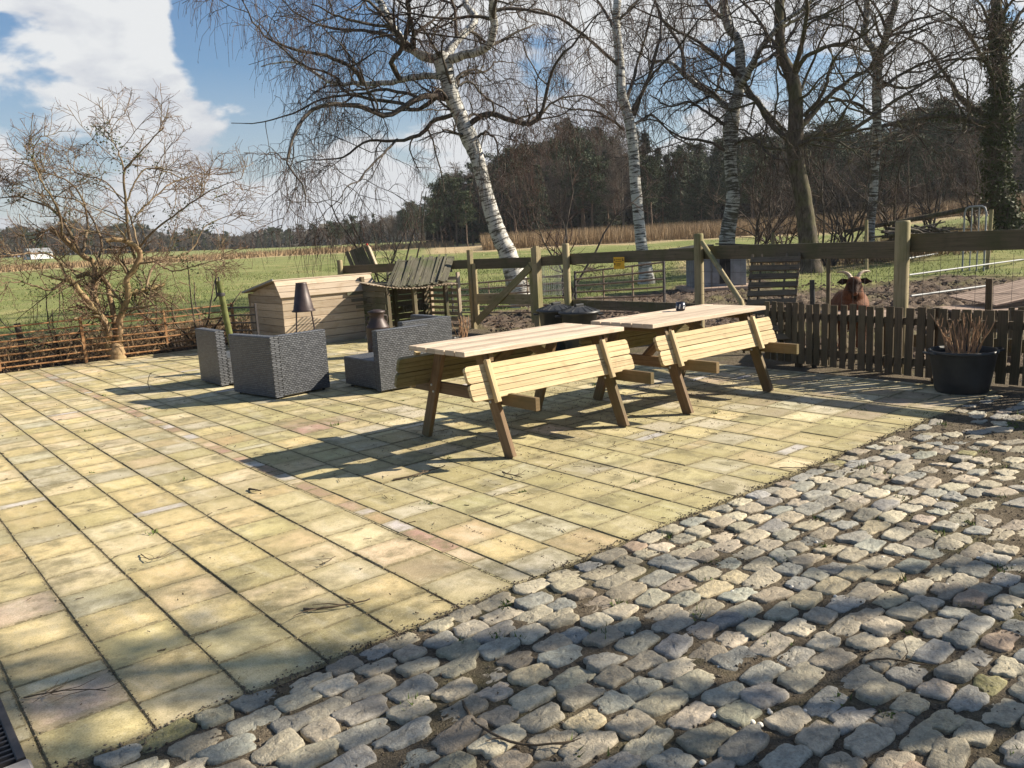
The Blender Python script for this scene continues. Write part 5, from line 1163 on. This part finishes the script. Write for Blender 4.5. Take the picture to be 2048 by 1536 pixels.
woodmass('far_thicket','grey-brown undergrowth of the distant tree line',-300,905,255,285,yfar,.88,16000,2.2,foliage('far_undergrowth',(.035,.033,.028),(.085,.075,.06),.05))
def brush(name,label,az0,az1,d0,d1,h,n,w,m,kind='stuff',cat='grass',lean=.18,cond=None):
    a=np.radians(az0+(az1-az0)*rng.random(n)); d=np.sqrt(d0*d0+(d1*d1-d0*d0)*rng.random(n)); x=d*np.sin(a);y=d*np.cos(a)
    if cond is not None: k=cond(x,y); x=x[k];y=y[k]
    n=len(x); z=terr(x,y)-.03; hh=h*(.4+.6*rng.random(n)); b=np.stack([x,y,z],1); th=rng.random(n)*6.28; wd=np.stack([np.cos(th),np.sin(th),0*th],1)*w/2
    tip=b+np.stack([rng.normal(0,lean,n)*hh,rng.normal(0,lean,n)*hh,hh],1); mb=MB(); mb.tris(np.stack([b-wd,b+wd,tip],1)); return single(name,mb,m,label,cat,kind=kind)
brush('reed_bed','tall dry golden reeds along the foot of the wood',38,84,59,73,1.35,52000,.038,'reed',cat='reeds',lean=.16)
brush('dry_strip','pale dry grass strip crossing the green meadow',4,36,82,104,.7,9000,.10,'reed',lean=.2)
brush('bank_grass','rough straw-coloured grass among the right-hand trees',56,70,27,36,.5,7000,.03,'reed',lean=.4)
n_cond=lambda x,y: ((y>16.2+.0*x)|(x>9))&(vnoise(x,y,6,2)>-1.2)&~((x>7.4)&(np.hypot(x,y)<21.3+.8*vnoise(x,y,5,2))&(y<13.4))
brush('meadow_grass','short green meadow grass beyond the fence and railing',3,78,15.5,46,.10,60000,.022,'grass',lean=.5,cond=n_cond)
brush('meadow_tufts','dry straw tufts in the green meadow',3,78,16,60,.17,16000,.03,'drygrass',lean=.6,cond=lambda x,y:n_cond(x,y)&(vnoise(x+9,y,8,3)>.45))
# brambles behind the railing
def brambles():
    n=2600; x=-3.6+rng.random(n)*10.6; y=13.55+rng.random(n)**1.3*2.6; P0=np.stack([x,y,np.zeros(n)-.04],1); th=rng.random(n)*6.28; L_=.25+.55*rng.random(n); s=np.linspace(0,1,6)[None,:,None]
    d=np.stack([np.cos(th),np.sin(th)*.6,0*th],1)[:,None,:]; h=(.18+.42*rng.random(n))[:,None,None]*np.exp(-(y[:,None,None]-13.6)*.12)
    P=P0[:,None,:]+d*s*L_[:,None,None]+np.array((0,0,1.))*h*(4*s*(1-s)*.6+s*.5)+rng.normal(0,.015,(n,6,3)); mb=MB(); vtube(mb,P,np.full((n,6),.0042)*(.6+.9*rng.random((n,1))),3)
    c=np.stack([-3.6+rng.random(9000)*10.6,13.5+rng.random(9000)**1.2*2.8,.02+.28*rng.random(9000)**1.8],1); leafcards(mb,c,.05); single('bramble_tangle',mb,'bramble','tangle of dead brown bramble stems and leaves behind the rusty railing','brambles',kind='stuff')
brambles()
for i,(px,py,h) in enumerate(((405,640,1.4),(120,660,1.2),(330,655,1.3))):
    bare_shrub('briar',['arching green-brown briar beside the leaning garden post','low arching briar at the left behind the railing','arching briar just right of the many-stemmed shrub'][i],px,py,14.4,h,5,.9,.6,'arching briars behind the railing','twigs_tan',.6)
def clods():
    n=15000; a=np.radians(38+48*rng.random(n)); d=np.sqrt(8.3**2+(21**2-8.3**2)*rng.random(n)); x=d*np.sin(a);y=d*np.cos(a); k=(x>8.3)&(y<12.8)&(vnoise(x,y,2.5,3)>-.5); x=x[k];y=y[k];n=len(x); r=.010+.035*rng.random(n)**2.5
    o=np.array([[1,0,0],[0,1,0],[-1,0,0],[0,-1,0],[0,0,.7],[0,0,-.7]]); f=np.array([[0,1,4],[1,2,4],[2,3,4],[3,0,4],[1,0,5],[2,1,5],[3,2,5],[0,3,5]])
    V=o[None]*r[:,None,None]*(1+rng.normal(0,.3,(n,6,1)))+np.stack([x,y,terr(x,y)-.012+vnoise(x,y,.7,4)*.03+r*.3],-1)[:,None,:]; mb=MB(); mb.add(V.reshape(-1,3),(f[None]+(np.arange(n)*6)[:,None,None]).reshape(-1,3),None,np.repeat(rng.random(n),8),False)
    single('mud_clods',mb,plain('mud_clod',(.12,.088,.066),.95,.1,0,.5,3,.3),'trodden lumps of mud all over the goat paddock','mud',kind='stuff')
clods()
# small weeds in joints
def weeds():
    mb=MB(); 
    for k in range(150):
        if rng.random()<.75: x=1+rng.random()*6; y=PY0-.1-rng.random()*2.9
        else: x=.5+rng.random()*6; y=PY0+rng.random()*9
        if k<40: s=SETTS[rng.integers(len(SETTS))]; 
        c=np.array((x,y,-.006)); n=rng.integers(6,26); r=.008+.022*rng.random(); q=c+np.stack([rng.normal(0,r,n),rng.normal(0,r,n),0.012*rng.random(n)],1); leafcards(mb,q,.016)
        b=q[:n//2]; w=rng.normal(size=(len(b),3))*[.002,.002,0]; mb.tris(np.stack([b-w,b+w,b+rng.normal(size=(len(b),3))*[.010,.010,0]+[0,0,.018+.02*rng.random()]],1))
    single('joint_weeds',mb,'moss','tiny green weeds and moss tufts growing between the paving stones','weeds',kind='stuff')
weeds()
# twigs on the paving
def twig(label,pts,r,side=3,name='twig'):
    P=np.array([G(a,b,.006+.012*c) for a,b,c in pts]); P=resample(P,14); P+=rng.normal(0,.0025,P.shape)*[1,1,.3]; P[:,2]=np.maximum(P[:,2],.003+r*.4)
    c=P[7]; t=thing(name,label,'twig',(c[0],c[1],0),0,'fallen twigs on the paving'); mb=MB(); mb.tube(P,np.linspace(r,r*.45,14),6,wob=.12)
    for k in range(side):
        i=rng.integers(3,12); a=rng.random()*6.28; l=.04+.09*rng.random(); q=[P[i],P[i]+np.array((math.cos(a),math.sin(a),.12))*l*.5,P[i]+np.array((math.cos(a+.3),math.sin(a+.3),.15))*l]; mb.tube(q,[r*.55,r*.4,r*.25],4)
    part('stick',mb,'twig',t,world=True)
twig('thick mossy twig across the pale strip slab, lower middle of the patio',[(605,1219,0),(650,1216,1),(700,1207,1),(740,1198,1)],.006)
twig('long curved branch lying on the setts at the bottom centre',[(925,1405,0),(945,1440,1),(1000,1475,1),(1060,1490,1),(1150,1482,1)],.006,2,'branch')
twig('pale stick beneath the near leg of the first picnic table',[(785,960,0),(830,950,1),(880,935,1),(890,930,1)],.007,5)
twig('forked little twig on the yellow slabs at lower left, left of the mossy one',[(280,1108,0),(300,1118,1),(330,1112,1),(360,1098,1)],.003,4)
twig('bundle of thin dark twigs at the lower left corner of the patio',[(45,1395,0),(100,1385,1),(160,1378,1),(215,1380,1)],.003,9)
twig('dark short stick beside the near table shadow',[(498,978,0),(508,979,1),(522,981,1)],.008,0)
twig('small dark twig cluster in front of the first table leg',[(1005,944,1),(1025,950,1),(1045,955,1)],.005,5)
twig('thin bent twig on the setts at right, near the soil patch',[(1730,1325,0),(1770,1318,1),(1850,1330,1)],.004,3)
twig('small twig on the slabs left of the coloured brick strip',[(640,1130,0),(700,985,1)][:1]+[(650,1125,1),(672,1112,1)],.003,2)
twig('thin twig on the slabs midway between table and lower edge',[(990,1035,0),(1020,1026,1)]+[(1030,1022,1)],.003,0)
twig('long thin twig on the slab edge before the setts at right',[(1560,935,0),(1640,934,1),(1710,925,1)],.003,2)
twig('upright curly weed stalk by the lounge seat shadow',[(298,780,1),(296,765,8),(300,748,16),(315,742,20)],.004,4)
def litter():
    mb=MB(); n=700; x=.3+rng.random(n)*7; y=PY0+rng.random(n)**1.1*10; k=rng.random(n)<.35; x[k]=3.1+rng.random(k.sum())*3.6; y[k]=3.6+rng.random(k.sum())*2.6
    a=rng.random(n)*6.28; L_=.015+.05*rng.random(n)**2; p=np.stack([x,y,np.full(n,.006)],1); d=np.stack([np.cos(a),np.sin(a),.05*rng.normal(size=n)],1)*L_[:,None]; m=p+d*.5+rng.normal(0,.004,(n,3))*[1,1,.2]; P=np.stack([p,m,p+d],1); P[:,:,2]=np.maximum(P[:,:,2],.004); vtube(mb,P,np.full((n,3),.0018)*(.6+rng.random((n,1))),3)
    n=900; x=.3+rng.random(n)*7; y=PY0-2+rng.random(n)*11; leafcards(mb,np.stack([x,y,.004+.004*rng.random(n)],1),.012)
    n=1500; x=3.4+rng.random(n)*3.8; y=5.3+rng.normal(0,.9,n); leafcards(mb,np.stack([x,y,.004+.006*rng.random(n)],1),.012)
    single('twig_litter',mb,'twig','scattered bits of dead twig and leaf litter over the patio','litter',kind='stuff')
litter()
# ------------------------------------------------------------------ goat
def blobs_to_mesh(name,caps,voxel,m,smooth_it=6):
    mb=MB()
    for p0,p1,r0,r1 in caps:
        p0=np.array(p0,float);p1=np.array(p1,float); a=p1-p0; Ln=np.linalg.norm(a)
        ax=a/Ln if Ln>1e-6 else np.array((0,0,1.)); pr=[]
        for k in range(7): th=-math.pi/2+k*math.pi/12; pr.append((max(1e-4,r0*math.cos(th)),r0*math.sin(th)))
        for k in range(7): th=k*math.pi/12; pr.append((max(1e-4,r1*math.cos(th)),Ln+r1*math.sin(th)))
        mb.lathe(p0,pr,18,axis=ax)
    me=mb.mesh(name,m); bm=bmesh.new(); bm.from_mesh(me); bmesh.ops.remove_doubles(bm,verts=bm.verts,dist=.0008); bmesh.ops.recalc_face_normals(bm,faces=bm.faces); bm.to_mesh(me); bm.free()
    o=bpy.data.objects.new(name,me); COL.objects.link(o)
    md=o.modifiers.new('r','REMESH'); md.mode='VOXEL'; md.voxel_size=voxel; md.use_smooth_shade=True; s=o.modifiers.new('s','SMOOTH'); s.factor=.5; s.iterations=smooth_it
    dg=bpy.context.evaluated_depsgraph_get(); dg.update(); me2=bpy.data.meshes.new_from_object(o.evaluated_get(dg)); o.modifiers.clear(); o.data=me2; me2.materials.clear(); me2.materials.append(M[m]); return o
gpos=D(1702,690,9.9); face=math.atan2(-gpos[1],-gpos[0])
gt=thing('goat','reddish brown horned goat standing behind the picket fence and facing the viewer','goat',(gpos[0],gpos[1],0),face+.10)
# local frame: +x forward (towards the viewer), z up
caps=[((-.42,0,.48),(-.05,0,.50),.155,.165),((-.05,0,.50),(.10,0,.47),.165,.15),((-.45,0,.47),(-.30,0,.40),.12,.14),((-.3,0,.38),(.0,0,.37),.12,.13),
 ((.05,0,.50),(.14,0,.62),.135,.095),((.12,0,.60),(.165,0,.72),.10,.072),((.155,0,.735),(.20,0,.745),.062,.058),((.20,0,.735),(.255,0,.665),.050,.033),((.255,0,.665),(.272,0,.640),.031,.028),((.22,0,.69),(.25,0,.645),.030,.022),
 ((.175,.03,.765),(.175,-.03,.765),.03,.03)]
for s in (-1,1):
    caps+=[((.08,s*.095,.46),(.09,s*.10,.26),.062,.036),((.09,s*.10,.26),(.085,s*.10,.06),.032,.022),((.085,s*.10,.06),(.10,s*.10,.025),.026,.028),
           ((-.42,s*.09,.46),(-.36,s*.11,.30),.09,.048),((-.36,s*.11,.30),(-.46,s*.11,.21),.042,.027),((-.46,s*.11,.21),(-.44,s*.11,.05),.024,.021),((-.44,s*.11,.05),(-.42,s*.11,.02),.026,.028),
           ((.205,s*.035,.748),(.215,s*.037,.742),.022,.018)]
caps+=[((-.56,0,.56),(-.62,0,.60),.025,.02)]
o=blobs_to_mesh('body',caps,.011,'goat'); o.parent=gt
for s in (-1,1):
    mb=MB(); P=[(.165,s*.032,.785),(.150,s*.052,.820),(.125,s*.090,.842),(.095,s*.140,.840),(.075,s*.172,.815)]; P=resample(P,12); P=P[:10]; mb.tube(P,np.linspace(.022,.006,10),10,wob=.07); part('horn',mb,'horn',gt)
    mb=MB(); c0=np.array((.158,s*.055,.755)); tip=np.array((.165,s*.155,.748)); 
    V=[c0+(0,0,.018),c0+(0,0,-.018),c0+(tip-c0)*.5+(.01,0,-.034),tip+(0,0,-.005),c0+(tip-c0)*.55+(.0,0,.030)]; B=[v+np.array((-.012,0,0)) for v in V]
    V[2]=V[2]+np.array((.006,0,0)); mb.add(V,[[0,1,2,3,4]],None,.4,False); mb.add(B,[[4,3,2,1,0]],None,.4,False)
    for i in range(5): j=(i+1)%5; mb.add([V[j],V[i],B[i],B[j]],[[0,1,2,3]],None,.4,False)
    part('ear',mb,'goat_dark',gt)
    mb=MB(); mb.lathe((.226,s*.050,.738),[(.001,-.010),(.008,-.006),(.010,0),(.008,.006),(.001,.010)],12,axis=(0,1,0)); part('eye',mb,'eye',gt)
    mb=MB(); mb.lathe((.288,s*.014,.648),[(.001,-.004),(.005,0),(.001,.004)],8,axis=(1,0,0)); part('nostril',mb,'eye',gt)
mb=MB(); b=np.stack([rng.normal(.245,.012,160),rng.normal(0,.012,160),np.full(160,.638)],1); w=rng.normal(size=(160,3))*.002; mb.tris(np.stack([b-w,b+w,b+np.stack([rng.normal(-.01,.012,160),rng.normal(0,.010,160),-.05-.05*rng.random(160)],1)],1)); part('beard',mb,'goat_dark',gt)
gt.scale=(1.14,1.14,1.10)
# ------------------------------------------------------------------ far farm roof on the left, tree behind the viewer
c=D(78,520,190); t=thing('farmhouse','tiny pale farmhouse roof far off across the meadow at the left','farmhouse',(c[0],c[1],float(terr(c[0],c[1]))),R_(20))
mb=MB(); t.scale=(.5,.5,.5); mb.box((0,0,1.2),(9,5,2.4)); part('wall',mb,'straw',t); mb=MB(); prism(mb,[(-2.9,2.3),(2.9,2.3),(0,4.3)],(-4.7,0,0),(0,1,0),(0,0,1),9.4); part('roof',mb,'kennel',t)
def shade_tree(label,x,y,h,seed,dens=1.,lean=(0,0),r0=.17,tmin=.3):
    global rng
    old=rng; rng=np.random.default_rng(seed); t=thing('bare_tree',label,'tree',(x,y,-.05)); z=np.linspace(0,h,10); P=np.stack([z*lean[0]+vnoise(z,z*0+seed,7,2)*.12,z*lean[1]+vnoise(z*0+seed,z,7,2)*.12,z],1); Rt=np.linspace(r0,.03,10)
    mb=MB(); mb.tube(P,Rt,12,wob=.05); part('trunk',mb,'bark_dark',t)
    A,Ra=sprout(P[None],Rt[None],int(26*dens),h*.42,.35,.9,.5,.25,grav=-.04,wander=.18,m=8,rf=.5,tmin=tmin,rmin=.02,lt=.5); B,Rb=sprout(A,Ra,int(8*dens),1.7,.4,.8,.7,.1,wander=.2,m=6,rf=.6,rmin=.010); C,Rc=sprout(B,Rb,6,.8,.4,.8,.7,.1,wander=.2,m=4,rf=.6,rmin=.006)
    mb=MB(); vtube(mb,A,Ra,6); part('limbs',mb,'bark_dark',t); mb=MB(); vtube(mb,B,Rb,4); vtube(mb,C,Rc,3); part('twigs',mb,'limb',t); rng=old
shade_tree('tall bare tree to the right of the viewer whose branches shade the setts',11.8,-3.7,10.5,21,.60,r0=.17)
shade_tree('second bare tree further right and behind the viewer, shading the lower patio',6.3,-1.35,5.4,33,.85,r0=.09,tmin=.22)
# ------------------------------------------------------------------ haze
mb=MB(); mb.box((60,120,12),(1500,1500,44)); hm=bpy.data.materials.new('haze_air'); hm.use_nodes=True; ht=hm.node_tree; ht.nodes.clear()
ho=ht.nodes.new('ShaderNodeOutputMaterial'); pv=ht.nodes.new('ShaderNodeVolumePrincipled'); pv.inputs['Density'].default_value=.0003; pv.inputs['Color'].default_value=(.88,.92,.96,1); pv.inputs['Anisotropy'].default_value=.2; ht.links.new(pv.outputs[0],ho.inputs['Volume'])
o=single('haze',mb,hm,kind='stuff'); bm=bmesh.new(); bm.from_mesh(o.data); bmesh.ops.remove_doubles(bm,verts=bm.verts,dist=.01); bmesh.ops.recalc_face_normals(bm,faces=bm.faces); bm.to_mesh(o.data); bm.free()
scene.render.engine='CYCLES'
